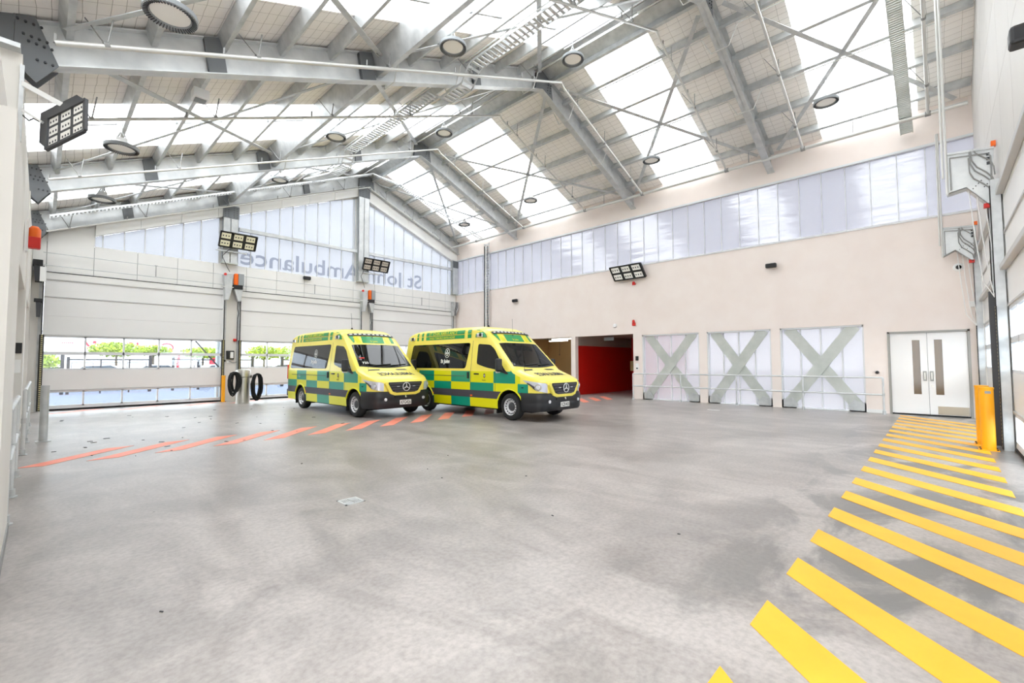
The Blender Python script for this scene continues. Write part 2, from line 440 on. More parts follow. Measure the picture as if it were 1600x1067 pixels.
# X braced openings
def xpanel(n, y0, y1):
    wn = struct('window_%d' % n, 'translucent panel crossed by a steel X brace')
    zt = 2.58; k = 4; wd = (y1 - y0) / k
    for i in range(k):
        MB().quad([(P + .18, y0 + i * wd + .01, .03), (P + .18, y0 + (i + 1) * wd - .01, .03), (P + .18, y0 + (i + 1) * wd - .01, zt - .03), (P + .18, y0 + i * wd + .01, zt - .03)]).build('pane', 'poly_low', wn)
    mb = MB()
    for i in range(1, k): mb.box(P + .13, P + .19, y0 + i * wd - .022, y0 + i * wd + .022, 0, zt)
    for y in (y0 + .02, y1 - .02): mb.box(P + .02, P + .2, y - .02, y + .02, 0, zt)
    mb.box(P + .02, P + .2, y0, y1, zt - .05, zt).box(P + .02, P + .2, y0, y1, 0, .03)
    mb.build('window_frame', 'door_alu', wn)
    h = y1 - y0
    def brace(a, b, x):
        MB().bar((x, a[0], a[1]), (x, b[0], b[1]), .03, .33, (0, -(b[1] - a[1]), (b[0] - a[0]))).build('brace', 'galv_plate', wn)
    brace((y0 + .18, .12), (y1 - .22, zt - .02), P + .10)
    brace((y1 - .18, .12), (y0 + .22, zt - .02), P + .06)
    for s, yy in ((1, y0), (-1, y1)):
        MB().prism([(P + .02, yy, .0), (P + .02, yy + s * .40, .0), (P + .02, yy + s * .46, .12), (P + .02, yy + s * .30, .34), (P + .02, yy + s * .0, .26)], (.02, 0, 0)).build('gusset', 'galv', wn)
xpanel(2, 6.42, 8.69); xpanel(3, 4.05, 6.13); xpanel(4, 1.60, 3.78)

# red corridor and tan room behind the pink wall
rm = struct('wall_corridor', 'deep red corridor behind the wide doorway')
X0, X1 = P + .22, P + 5.2
MB().box(X0, X1, 11.98, 12.1, 0, 2.25).build('red_face', 'red_wall', rm)
MB().box(X0, X1, 11.98, 12.1, 2.25, 2.9).build('upper_face', 'tan_ceiling', rm)
MB().box(X1, X1 + .1, 9.0, 12.1, 0, 2.9).build('end_face', 'red_wall', rm)
MB().box(X0, X1, 8.93, 9.03, 0, 2.9).build('side_face', 'red_wall', rm)
MB().box(X0, X1 + .1, 8.93, 12.1, 2.72, 2.8).build('corridor_ceiling', 'tan_ceiling', rm)
MB().box(X1 - 1.5, X1, 10.9, 11.2, 0, 2.7).build('return_face', 'red_wall', rm)
nb = MB().box(X1 - 1.56, X1 - 1.51, 10.85, 11.25, 1.05, 1.55).build('notice_board', 'notice'); tag(nb, 'small tan notice board on the red corridor wall', 'notice board')
ex = MB().box(P + .6, P + .64, 10.35, 10.85, 2.45, 2.6).build('exit_sign', 'grey_box'); tag(ex, 'grey sign box hung under the red corridor ceiling', 'sign')
rt = struct('wall_side_room', 'tan side room seen past the second ambulance')
MB().box(X0 + 3.2, X0 + 3.3, 12.1, 16.4, 0, 2.9).box(X0, X0 + 3.2, 16.3, 16.4, 0, 2.9).box(X0, X0 + 3.2, 12.1, 12.2, 0, 2.9).build('tan_face', 'tan_wall', rt)
MB().box(X0, X0 + 3.3, 12.1, 16.4, 2.785, 2.9).build('room_ceiling', 'tan_ceiling', rt)
for i, (xx, yy) in enumerate(((X0 + .9, 13.6), (X0 + 2.3, 14.9), (X0 + 2.3, 13.0))):
    t = thing('tube_lamp', ['long strip lamp nearest the doorway in the tan room', 'strip lamp deep in the tan room, left end', 'strip lamp deep in the tan room beside the red corridor'][i], 'lamp', (xx, yy, 2.75), 'strip lamps in the tan room')
    MB().box(xx - .06, xx + .06, yy - .6, yy + .6, 2.62, 2.68).build('diffuser', 'tube_light', t)
    MB().box(xx - .08, xx + .08, yy - .62, yy + .62, 2.68, 2.78).build('housing', 'white', t)
pc = thing('pull_cord', 'thin dark pull cord hanging in the tan room', 'cord', (X0 + .9, 13.75, 2.6))
MB().tube((X0 + .9, 13.75, 2.66), (X0 + .9, 13.75, 1.9), .008, 6).build('string', 'dark_grey', pc)
MB().lathe([(.004, .08), (.022, .03), (.022, 0)], (X0 + .9, 13.75, 1.84), n=8).build('pull', 'dark_grey', pc)

# white double door
d1 = struct('door_1', 'white double door with slim vision panels')
fy0, fy1, fz = -.60, 1.07, 2.33
mb = MB().box(P - .02, P + .14, fy0, fy0 + .05, 0, fz).box(P - .02, P + .14, fy1 - .05, fy1, 0, fz).box(P - .02, P + .14, fy0, fy1, fz - .05, fz)
mb.build('door_frame', 'door_frame', d1)
MB().box(P + .02, P + .1, fy0 + .05, fy1 - .05, 0, .035).build('threshold', 'rubber', d1)
ym = (fy0 + fy1) / 2
MB().box(P + .13, P + .2, fy0, fy1, 0, fz).build('light_block_sheet', 'dark_grey', d1)  # dark sheet added to stop sky light leaking through the door gaps
for s in (-1, 1):
    a, b = (fy0 + .055, ym - .004) if s < 0 else (ym + .004, fy1 - .055)
    v0 = (ym - .30, ym - .14) if s < 0 else (ym + .15, ym + .31)
    mb = MB(); wall_boxes(mb, 'X', P + .03, .05, a, b, .04, fz - .055, [(v0[0], v0[1], .58, 2.08)])
    lf = mb.build('door_leaf', 'door_leaf', d1)
    MB().box(P + .05, P + .06, v0[0], v0[1], .58, 2.08).build('vision_panel', 'brown_glass', lf)
    hy = ym - .07 if s < 0 else ym + .07
    MB().box(P + .005, P + .03, hy - .035, hy + .035, .95, 1.22).build('handle_plate', 'door_plate', lf)
    MB().box(P - .02, P - .005, hy - .012, hy + .012, .99, 1.18).box(P - .005, P + .005, hy - .012, hy + .012, .99, 1.01).box(P - .005, P + .005, hy - .012, hy + .012, 1.16, 1.18).build('handle', 'stainless', lf)
    if s < 0:
        MB().lathe([(.028, -.012), (.028, .0)], (P + .03, hy, .82), 'X', 14).build('lock', 'stainless', lf)
        MB().box(P + .024, P + .03, a + .02, b - .16, .05, .27).build('kick_plate', 'kick', lf)

# ------------------------------------------------------------------ left wall
wl = struct('wall_left', 'off-white left wall with piers and deep openings')
mb = MB()
for (y0, y1) in ((8.45, 9.45), (15.1, 16.1), (19.9, G + .1)): MB().box(-.85, LW, y0, y1, 0, 5.5).build('pier', 'wall_white', wl)
MB().box(-.85, LW - .02, 8.6, G - .05, 3.2, 5.49).build('bulkhead', 'wall_white', wl)
MB().box(-.85, LW - .02, 4.41, 8.5, 3.21, 4.0).build('bulkhead', 'wall_white', wl)
MB().box(-1.05, -.85, 2.0, G, 0, 5.5).build('back_face', 'wall_white', wl)
MB().box(-.85, -.16, 4.4, 6.0, .10, 3.2).build('near_pier', 'wall_white', wl)
MB().box(-.84, -.15, 4.4, 6.01, 0, .10).build('plinth', 'plinth', wl)
MB().box(-1.05, -.30, 8.3, G, 5.5, 5.56).build('cap_flashing', 'galv', wl)
MB().box(-1.05, -.95, -1.0, G + .1, 5.5, 6.5).build('eave_face', 'wall_white', wl)

# ------------------------------------------------------------------ gable wall
wb = struct('wall_back', 'gable wall with pale panels above three sectional doors')
DO = [(0.0, 4.94), (5.52, 10.74), (11.36, 16.48)]
mb = MB()
for a, b in ((LW, 0.0), (4.94, 5.52), (10.74, 11.36), (16.48, P)): MB().box(a, b, G, G + .25, 0, 4.44).build('pier', 'wall_white', wb)
MB().box(LW, P, G + .07, G + .25, 4.44, 5.43).build('joint_shade_backing', 'steel_dark', wb)  # dark sheet added behind the panels to give their joints a shadow colour
jx = [LW, .03, 1.14, 2.27, 3.43, 4.57, 5.73, 6.89, 8.05, 9.23, 10.38, 11.52, 12.63, 13.78, 14.87, 15.99, P]
for i in range(len(jx) - 1):
    a, b = jx[i], jx[i + 1]
    if b <= 1.2:
        MB().prism([(a + .006, G, 4.45), (b - .006, G, 4.45), (b - .006, G, zb(b) + .1), (a + .006, G, zb(a) + .1)], (0, .07, 0)).build('panel', 'white_panel', wb)
    else:
        MB().box(a + .006, b - .006, G, G + .07, 4.45, 5.448).build('panel', 'white_panel', wb)
for (a, b) in DO:
    MB().box(a, b, G - .02, G + .1, 4.22, 4.425).build('lintel', 'white_panel', wb)
    MB().box(a, b, G - .03, G + .1, 4.425, 4.449).build('head_seal', 'black', wb)
    MB().box(a, b, G - .012, G + .05, 4.195, 4.22).build('head_seal', 'door_edge', wb)
def ptop(x): return 5.78 + .413 * (x - 1.11) if x < RX else 9.45 - .40 * (x - 11.3)
w5 = struct('window_5', 'translucent gable glazing with reversed lettering showing through')
MX = [[1.14, 1.34, 1.90, 2.46, 3.02, 3.58, 4.14, 4.74], [5.36, 5.88, 6.44, 6.99, 7.53, 8.07, 8.63, 9.20, 9.78, 10.36, 10.5], [11.08, 11.50, 12.07, 12.64, 13.23, 13.82, 14.43, 15.05, 15.66, 16.2, 16.45]]
mb = MB()
for seg in MX:
    for i in range(len(seg) - 1):
        a, b = seg[i], seg[i + 1]
        MB().quad([(a + .006, G + .06, 5.45), (b - .006, G + .06, 5.45), (b - .006, G + .06, ptop(b)), (a + .006, G + .06, ptop(a))]).build('pane', 'poly', w5)
    for x in seg: MB().box(x - .016, x + .016, G + .02, G + .085, 5.45, ptop(x)).build('mullion', 'door_alu', w5)
MB().box(5.4, 10.5, G - .16, G - .02, 6.86, 7.0).build('girt', 'galv_bright', w5); MB().box(11.1, 16.5, G - .16, G - .02, 6.86, 7.0).build('girt', 'galv_bright', w5)
# reversed letters, printed on the far face
vs_, fs_ = text_mesh('St John Ambulance', 1.0, .012)
wdt = max(v.x for v in vs_)
k = (14.40 - 5.50) / wdt
mb = MB().add([(14.40 - v.x * k, G + .045, 5.56 + v.y * 1.02) for v in vs_], fs_)
o = mb.build('lettering', 'letter', w5); o['label'] = 'pale grey reversed letters reading St John Ambulance from outside'
# raking panels under the gable rafters
def rake(xa, xb, nseg):
    for i in range(nseg):
        a = xa + (xb - xa) * i / nseg; b = xa + (xb - xa) * (i + 1) / nseg
        MB().prism([(a + .005, G - .16, ptop(a)), (b - .005, G - .16, ptop(b)), (b - .005, G - .16, zb(b) + .12), (a + .005, G - .16, zb(a) + .12)], (0, .2, 0)).build('panel', 'white_panel', wb)
rake(1.14, 10.5, 8); rake(11.06, 16.75, 5)
mb = MB()
for xa, xb in ((1.14, RX), (RX, 16.8)):
    n = 6
    for i in range(n):
        a = xa + (xb - xa) * i / n; b = xa + (xb - xa) * (i + 1) / n
        e = .0
        mb.prism([(a, G + .05, (ptop(a) if a < RX or xa < RX else ptop(max(a, 11.0))) + .02), (b, G + .05, (ptop(b) if xb <= RX + .01 else ptop(max(b, 11.0))) + .02), (b, G + .05, zl(b) + .2), (a, G + .05, zl(a) + .2)], (0, .1, 0))
mb.box(10.45, 11.1, G + .05, G + .15, 5.4, 9.9).box(4.74, 5.36, G + .05, G + .15, 5.4, 7.7).box(16.45, 16.8, G + .05, G + .15, 5.4, 8.0)
mb.box(-1.0, 1.14, G + .07, G + .17, 4.4, 6.6)
mb.build('upper_backing', 'wall_white', wb)
# gable columns
def hcol(name, label, x0, x1, z0, z1, y0=G - .24, y1=G - .03, plate=.55):
    t = thing(name, label, 'column', ((x0 + x1) / 2, (y0 + y1) / 2, z0))
    mb = MB().box(x0, x1, y0, y0 + .02, z0, z1).box(x0, x1, y1 - .02, y1, z0, z1).box((x0 + x1) / 2 - .012, (x0 + x1) / 2 + .012, y0, y1, z0, z1)
    mb.box(x0, x0 + .012, y0, y0 + .06, z0, z1).box(x1 - .012, x1, y0, y0 + .06, z0, z1)
    mb.build('shaft', 'galv_bright', t)
    MB().box(x0 - .01, x1 + .01, y0 - .02, y0, z1 - plate, z1 - .05).build('splice_plate', 'steel_dark', t)
    mb = MB()
    for s in (.12, .32, .68, .88):
        for j in range(5):
            mb.tube((x0 + (x1 - x0) * s, y0 - .035, z1 - plate + .06 + j * (plate - .2) / 4), (x0 + (x1 - x0) * s, y0 - .02, z1 - plate + .06 + j * (plate - .2) / 4), .014, 6)
    o = mb.build('bolts', 'bolt', t); o['kind'] = 'stuff'
    MB().box(x0 - .02, x1 + .02, y0 - .02, y1, z0 - .02, z0 + .02).build('base_plate', 'galv_plate', t)
hcol('gable_column', 'galvanised gable post above the pier between the left and middle doors', 4.80, 5.34, 5.47, zb(5.0) + .05)
hcol('gable_column', 'tall galvanised gable post under the roof ridge', 10.50, 11.06, 5.47, zb(10.7) + .02)
hcol('gable_column', 'short galvanised post in the far corner beside the pink wall', 16.36, P - .03, 5.47, 7.45, plate=.45)

# ------------------------------------------------------------------ sectional doors
SEC = [(.12, .63, 'g'), (.63, 1.30, 's'), (1.30, 1.84, 'g'), (1.84, 2.40, 'g'), (2.40, 3.03, 's'), (3.03, 3.63, 's'), (3.63, 4.22, 's')]
def sectional(n, label, x0, x1, yp, s, npane=5):
    """s=+1: room on the -y side of plane yp; s=-1: room on the +y side"""
    d = struct('door_%d' % n, label)
    ya, yb = (yp + .02, yp + .07) if s > 0 else (yp - .07, yp - .02)
    for (z0, z1, k) in SEC:
        if k == 's':
            MB().box(x0 + .01, x1 - .01, ya, yb, z0 + .0005, z1 - .0005).build('section_panel', 'door_white', d, bevel=.008)
            # grey lip along the lower edge, coloured for the shadow line there
            yl0, yl1 = (ya - .022, ya) if s > 0 else (yb, yb + .022)
            if z0 in (2.40, .63, 3.63) or (s < 0): MB().box(x0 + .01, x1 - .01, yl0, yl1, z0 + .008, z0 + .04).build('shadow_lip', 'door_edge', d)
        else:
            fr = MB(); e = .05
            fr.box(x0 + .01, x1 - .01, ya, yb, z0 + .0005, z0 + e).box(x0 + .01, x1 - .01, ya, yb, z1 - e, z1 - .0005)
            xs_ = [x0 + .01 + e + (x1 - x0 - .02 - e) * i / npane for i in range(npane + 1)]
            fr.box(x0 + .01, x0 + .01 + e, ya, yb, z0, z1)
            for xx in xs_[1:]: fr.box(xx - e, xx, ya, yb, z0 + .004, z1 - .004)
            fo = fr.build('glazed_section', 'door_alu', d)
            for i in range(npane):
                MB().box(xs_[i], xs_[i + 1] - e, (ya + yb) / 2 - .004, (ya + yb) / 2 + .004, z0 + e, z1 - e).build('pane', 'clear_glass', fo)
    MB().box(x0 + .01, x1 - .01, ya, yb, .06, .1205).build('bottom_rail', 'door_alu', d)
    MB().box(x0 + .01, x1 - .01, ya - .005, yb + .005, 0, .06).build('bottom_seal', 'rubber', d)
    yt0, yt1 = (yp - .12, yp + .0) if s > 0 else (yp, yp + .12)
    for xx, sg in ((x0, -1), (x1, 1)):
        a, b = sorted((xx, xx + sg * .035)); a2, b2 = sorted((xx + sg * .035, xx + sg * .10))
        tr = MB().box(a, b, yt0, yt1, 0, 4.6).box(a2, b2, yt1 - .03 if s > 0 else yt0, yt1 if s > 0 else yt0 + .03, 0, 4.6).build('track', 'galv', d)
        MB().box(min(xx, xx + sg * .02) - .005, max(xx, xx + sg * .02) + .005, yt0 - .014 if s > 0 else yt1, yt0 if s > 0 else yt1 + .014, 2.4, 4.5).build('cable_cover', 'hazard_black', tr)
        yq = yt0 - .016 if s > 0 else yt1
        MB().box(xx - .055, xx - .018, yq, yq + .016, .02, 2.42).build('edge_strip', 'hazard_black', tr)
        MB().box(xx - .016, xx + .022, yq, yq + .016, .02, 2.42).build('edge_strip', 'hazard', tr)
        MB().box(xx + .024, xx + .05, yq, yq + .016, .02, 2.42).build('edge_strip', 'hazard_black', tr)
    return d
sectional(2, 'left sectional door in the gable wall with glazed strips', *DO[0], G, 1)
sectional(3, 'middle sectional door in the gable wall behind the first ambulance', *DO[1], G, 1)
sectional(4, 'right sectional door in the gable wall behind the ambulances', *DO[2], G, 1)
sectional(5, 'sectional door in the end wall beside the pink wall', 11.66, 16.62, E0, -1)
sectional(6, 'nearest sectional door in the end wall', 6.1, 11.14, E0, -1)
# end wall
we = struct('wall_front', 'end wall with two sectional doors')
mb = MB().box(16.62, P, E0 - .25, E0, 0, 4.44).box(11.14, 11.66, E0 - .25, E0 - .02, 0, 4.44).box(-1.0, 6.1, E0 - .25, E0, 0, 5.6)
mb.box(6.1, P, E0 - .25, E0 - .02, 4.22, 4.5)
mb.build('pier', 'white_panel', we)
xs_ = [6.1, 7.6, 9.1, 10.6, 12.1, 13.6, 15.1, P]
for i in range(len(xs_) - 1):
    a, b = xs_[i], xs_[i + 1]
    for z0, z1 in ((4.5, 6.0), (6.0, 7.5), (7.5, None)):
        za = zl(a) if z1 is None else z1; zc = zl(b) if z1 is None else z1
        if z1 is None and RX > a and RX < b:
            pts = [(a + .005, E0, z0 + .005), (b - .005, E0, z0 + .005), (b - .005, E0, zc), (RX, E0, zl(RX)), (a + .005, E0, za)]
        else: pts = [(a + .005, E0, z0 + .005), (b - .005, E0, z0 + .005), (b - .005, E0, zc - .005), (a + .005, E0, za - .005)]
        MB().prism(pts, (0, -.1, 0)).build('panel', 'white_panel_shaded', we)
MB().prism([(-1.0, E0 - .1, 5.5), (P, E0 - .1, 4.3), (P + .2, E0 - .1, 8.75), (RX, E0 - .1, 11.2), (-1.0, E0 - .1, 6.2)], (0, -.15, 0)).build('outer_face', 'white_panel', we)

# ------------------------------------------------------------------ roof
ce = struct('ceiling', 'pitched roof of insulated panels and white skylight strips')
XL, XR = -1.0, P + .25
YB = [(-1.05, .2, 0), (.2, 2.44, 1), (2.44, 5.58, 0), (5.58, 7.7, 1), (7.7, 11.9, 0), (11.9, 14.6, 1), (14.6, 16.95, 0), (16.95, 19.25, 1), (19.25, G + .2, 0)]
def slope_quad(xa, xb, y0, y1, dz=0.):
    return [(xa, y0, zl(xa) + dz), (xb, y0, zl(xb) + dz), (xb, y1, zl(xb) + dz), (xa, y1, zl(xa) + dz)]
for (y0, y1, k) in YB:
    for (xa, xb) in ((XL, RX - .02), (RX + .02, XR)):
        if k == 0:
            MB().prism(slope_quad(xa, xb, y0, y1), (0, 0, .09)).build('lining_panel', 'lining', ce)
        else:
            n = 3
            for i in range(n):
                a = y0 + (y1 - y0) * i / n; b = y0 + (y1 - y0) * (i + 1) / n
                MB().quad(slope_quad(xa, xb, a + .006, b - .006, .05)).build('skylight_panel', 'skylight', ce)
# ridge: dark gap with galvanised flashings on either side
MB().prism([(RX - .05, E0, zl(RX) + .02), (RX + .05, E0, zl(RX) + .02), (RX + .05, E0, zl(RX) + .1), (RX - .05, E0, zl(RX) + .1)], (0, G - E0, 0)).build('ridge_gap', 'black', ce)
for s in (-1, 1):
    a, b = RX + s * .06, RX + s * .42
    MB().prism([(a, E0, zl(a) - .03), (b, E0, zl(b) - .03), (b, E0, zl(b) - .015), (a, E0, zl(a) - .015)], (0, G - E0, 0)).build('ridge_flashing', 'galv', ce)
# purlins
def nrm(slope):
    v = Vector((-slope, 0, 1)); return v.normalized()
BAYS = [(E0 + .02, 3.89), (3.89, 8.97), (8.97, 15.6), (15.6, 20.3)]
def purlin_mesh(L, slope, depth=.23, fl=.075):
    n = nrm(slope); t = Vector((n.z, 0, -n.x)); mb = MB()
    c = -n * (depth / 2 + .01)
    mb.obox(c + Vector((0, L / 2, 0)), t * .006, (0, L / 2, 0), n * depth / 2)
    for sg in (-1, 1):
        mb.obox(c + n * sg * (depth / 2 - .005) + t * fl / 2 + Vector((0, L / 2, 0)), t * fl / 2, (0, L / 2, 0), n * .006)
        mb.obox(c + n * sg * (depth / 2 - .02) + t * fl + Vector((0, L / 2, 0)), t * .004, (0, L / 2, 0), n * .02)
    mb.obox(c + t * .012 + Vector((0, L / 2, 0)), t * .012, (0, L / 2, 0), n * depth * .16)
    return mb.mesh('purlin', 'galv')
PL = [.02 + .96 * i for i in range(11)]
PR = [RX + .42, 12.0, 13.0, 14.05, 15.1, 16.15]
for (y0, y1) in BAYS:
    L = y1 - y0 - .02
    ml = purlin_mesh(L, .42); mr = purlin_mesh(L, -.40)
    md = purlin_mesh(L, .42, .52, .14)
    for i, x in enumerate(PL):
        put('purlin', md if i == 5 else ml, ce, (x, y0 + .01, zl(x)))
    for x in PR: put('purlin', mr, ce, (x, y0 + .01, zl(x)))
    # flat diagonal wind bracing below the purlins
    for (xa, xb) in ((.1, 5.0), (5.0, 10.4), (11.4, 16.4)):
        n = nrm(.42 if xb < 11 else -.4)
        for (ya, yb) in ((y0 + .3, y1 - .3), (y1 - .3, y0 + .3)):
            MB().bar((xa, ya, zl(xa) - .27), (xb, yb, zl(xb) - .27), .11, .012, n).build('brace', 'galv', ce)
    # short struts between purlins
    ym = (y0 + y1) / 2 + .25
    for i in range(0, 10, 2): MB().bar((PL[i] + .02, ym, zl(PL[i]) - .17), (PL[i + 1] - .02, ym, zl(PL[i + 1]) - .17), .05, .05).build('strut', 'galv', ce)

# ------------------------------------------------------------------ portal frames
def ibeam(mb, p0, p1, depth=.60, fw_=.21, tf=.02, tw=.016):
    p0, p1 = Vector(p0), Vector(p1); d = (p1 - p0); n = Vector((0, -1, 0)).cross(d).normalized()
    if n.z < 0: n = -n
    c = (p0 + p1) / 2
    mb.obox(c + n * tf / 2, d / 2, (0, fw_ / 2, 0), n * tf / 2)
    mb.obox(c + n * (depth - tf / 2), d / 2, (0, fw_ / 2, 0), n * tf / 2)
    mb.obox(c + n * depth / 2, d / 2, (0, tw / 2, 0), n * depth / 2)
names = ['gable end', 'second from the gable wall', 'third from the gable wall', 'nearest, closest to the end doors']
for i, y in enumerate(FR):
    t = thing('portal_frame', 'galvanised steel roof frame, %s' % names[i], 'roof frame', (0, y, 5.5), 'steel portal frames')
    mb = MB(); ibeam(mb, (-.3, y, zb(-.3)), (RX, y, zb(RX))); mb.build('rafter', 'galv_bright', t)
    mb = MB(); ibeam(mb, (RX, y, zb(RX)), (P - .005, y, zb(P))); mb.build('rafter', 'galv', t)
    mb = MB().box(-.66, -.385, y - .11, y - .09, 5.57, 6.25).box(-.66, -.385, y + .09, y + .11, 5.57, 6.25).box(-.40, -.385, y - .12, y + .12, 5.57, 6.25).box(-.66, -.645, y - .12, y + .12, 5.57, 6.25)
    mb.build('column', 'steel_dark', t)
    pts = [(-.38, 5.56), (-.16, 5.36), (.05, 5.69), (-.20, 6.28), (-.38, 6.22)]
    for sg in (-1, 1):
        MB().prism([(a, y + sg * .10, b) for a, b in pts], (0, sg * .015, 0)).build('knee_plate', 'steel_dark', t)
    mb = MB()
    for r_, (xx, zz) in enumerate([(-.36, 6.16), (-.30, 5.98), (-.25, 5.90), (-.16, 5.68)]):
        for j in range(4):
            q = (xx + j * .075, zz - .0 + j * -.004)
            if q[0] > .0 : continue
            mb.tube((q[0], y - .14, q[1]), (q[0], y - .115, q[1]), .016, 6)
    o = mb.build('bolts', 'bolt', t); o['kind'] = 'stuff'
    # splice / cleat plates along the left rafter, apex plates
    for xx, hw in ((1.97, .13), (4.80, .16), (8.0, .12)):
        a, b = xx - hw, xx + hw
        for sg in (-1, 1):
            MB().prism([(a, y + sg * .02, zb(a) + .02), (b, y + sg * .02, zb(b) + .02), (b - .1, y + sg * .02, zb(b) + .60), (a - .1, y + sg * .02, zb(a) + .60)], (0, sg * .09, 0)).build('cleat', 'steel_dark', t)
    for sg in (-1, 1):
        MB().prism([(RX - .35, y + sg * .02, zb(RX - .35) + .02), (RX, y + sg * .02, zb(RX) + .0), (RX + .5, y + sg * .02, zb(RX + .5) + .02), (RX + .4, y + sg * .02, zb(RX + .4) + .55), (RX, y + sg * .02, zb(RX) + .58), (RX - .3, y + sg * .02, zb(RX - .3) + .55)], (0, sg * .09, 0)).build('apex_plate', 'steel_dark', t)
    mb = MB()
    for j in range(4):
        for q in range(2):
            xx = RX + .22 + q * .12 + j * .02; zz = zb(xx) + .12 + j * .10
            mb.tube((xx, y - .13, zz), (xx, y - .11, zz), .016, 6)
    o = mb.build('bolts', 'bolt', t); o['kind'] = 'stuff'

# ------------------------------------------------------------------ sprinkler pipes
def hang(mb, p, up):   # pipe hanger rod with a clip
    mb.tube(p, (p[0], p[1], p[2] + up), .008, 6)
def pipe_run(label, y, x0=0.0, x1=16.12, r=.045, left=True, dz=.02):
    r = .036 if y in (8.25, 0.0, 2.85) else .028
    t = thing('sprinkler_pipe', label, 'pipe', (x0, y, zb(x0)), 'sprinkler pipes across the roof')
    pts = []
    if left: pts += [(x0, y, zb(x0) + dz), (RX + .15, y, zb(RX) + dz - .02)]
    else: pts += [(RX - .3, y, zb(RX) + dz)]
    pts += [(RX + .3, y, zb(RX + .3) + dz - .04), (x1, y, zb(x1) + dz)]
    MB().path(pts, r, 10).build('pipe', 'pipe', t, smooth=True)
    xs_ = ([.5, 2.4, 4.9, 7.2, 9.6] if left else []) + [11.8, 13.4, 15.2]
    mb = MB(); mh = MB()
    for x in xs_:
        z = zb(x) + dz
        mb.tube((x, y, z), (x + .06, y + .02, z + .45), .011, 6); mb.tube((x, y, z), (x - .22, y + .3, z + .46), .009, 6)
        mh.tube((x - .03, y, z), (x + .03, y, z + (.025 if x < RX else -.024)), r * 1.3, 10)
        mh.tube((x - .5, y, zb(x - .5) + dz), (x - .5, y, zb(x - .5) + dz + .12), .018, 8)
    for o in (mb.build('hangers', 'pipe_dark', t), mh.build('couplings', 'pipe_dark', t)): o['kind'] = 'stuff'
    return t
pipe_run('sprinkler pipe just in front of the third roof frame', 8.25)
pipe_run('sprinkler pipe crossing the skylight behind the third frame', 10.95)
pipe_run('sprinkler pipe in front of the second roof frame', 14.55)
pipe_run('sprinkler pipe high over the middle of the bay', 5.1)
pipe_run('sprinkler pipe close to the gable glazing', 20.02, dz=-.05)
pipe_run('sprinkler pipe on the pink wall side between the nearest frames', 2.85, left=False)
pipe_run('sprinkler pipe closest to the end doors', 0.0, left=False)
t = thing('sprinkler_pipe', 'long sprinkler main along the top of the pink wall', 'pipe', (16.15, E0, 8.15))
MB().tube((16.15, E0 + .1, 8.10), (16.15, G - .25, 8.10), .055, 12).build('pipe', 'pipe', t, smooth=True)
mb = MB()
for y in (.0, 2.85, 5.1, 8.25, 10.95, 14.55, 18.0): mb.lathe([(.07, -.06), (.07, .06)], (16.15, y, 8.10), 'Y', 12)
o = mb.build('couplings', 'pipe_dark', t); o['kind'] = 'stuff'
mb = MB()
for y in (1.6, 4.4, 7.0, 10.0, 13.0, 16.6): mb.tube((16.15, y, 8.1), (16.15, y, 8.65), .012, 6)
o = mb.build('hangers', 'pipe_dark', t); o['kind'] = 'stuff'

# ------------------------------------------------------------------ electrical conduits along the purlins and over the rafters
def conduit(label, pts, r=.016):
    t = MB().path(pts, r, 6).build('conduit', 'pipe', smooth=True); tag(t, label, 'conduit', 'roof conduits'); return t
for i, x in enumerate((12.02, 14.07)):
    pts = []
    for (y0, y1) in reversed(BAYS):
        pts += [(x, y1 - .45, zl(x) - .27), (x, y0 + .45, zl(x) - .27), (x, y0 + .22, zb(x) - .06), (x, y0 - .22, zb(x) - .06)]
    conduit('thin white roof conduit on the pink wall side, %s' % ('close to the ridge' if i == 0 else 'half way down the slope'), pts[:-2])
for i, x in enumerate((5.35, 7.15, 10.2)):
    pts = []
    for (y0, y1) in reversed(BAYS[1:]):
        pts += [(x, y1 - .4, zl(x) - .3), (x, y0 + .4, zl(x) - .3), (x, y0 + .2, zb(x) - .05), (x, y0 - .2, zb(x) - .05)]
    conduit('thin white conduit looping under the rafters, %s' % ['over the left part of the bay', 'beside the ladder tray', 'just left of the ridge'][i], pts)

# ------------------------------------------------------------------ cable trays
def ladder(name, label, pts, wdt=.34, up=(0, 0, 1), rung=.14, m='galv_bright', cover=.22):
    t = thing(name, label, 'cable tray', pts[0])
    pts = [Vector(p) for p in pts]; rails = MB(); rg = MB()
    for a, b in zip(pts[:-1], pts[1:]):
        d = (b - a); L = d.length; dn = d.normalized(); s = dn.cross(Vector(up))
        if s.length < .05: s = dn.cross(Vector((0, 1, 0)))
        s.normalize(); n = s.cross(dn)
        for sg in (-1, 1): rails.obox((a + b) / 2 + s * sg * wdt / 2, d / 2, s * .008, n * .028)
        k = max(1, int(L / rung))
        for i in range(k): rg.obox(a + dn * (i + .5) * L / k, dn * rung * cover, s * wdt / 2, n * .008)
    o = rails.build('side_rails', m, t); o['kind'] = 'stuff'; o = rg.build('rungs', m, t); o['kind'] = 'stuff'
    return t
ladder('cable_ladder', 'ladder cable tray running lengthwise near the ridge and dipping under the frames', [(7.3, 2.2, 8.95), (7.3, 8.2, 8.95), (7.3, 8.5, 8.55), (7.3, 9.4, 8.55), (7.3, 9.9, 8.95), (7.3, 14.8, 8.95), (7.3, 15.1, 8.5), (7.3, 16.1, 8.5), (7.3, 18.4, 8.95)], .36)
tr_pts = [(.05, 19.55, zb(.05) + .30), (RX, 19.5, zb(RX) + .38), (RX + .8, 18.5, zb(RX + .8) + .15), (16.36, 17.75, zb(16.36) + .18)]
ladder('cable_tray', 'perforated cable tray climbing the gable rafter to the ridge and down to the pink wall', tr_pts, .26, rung=.10)
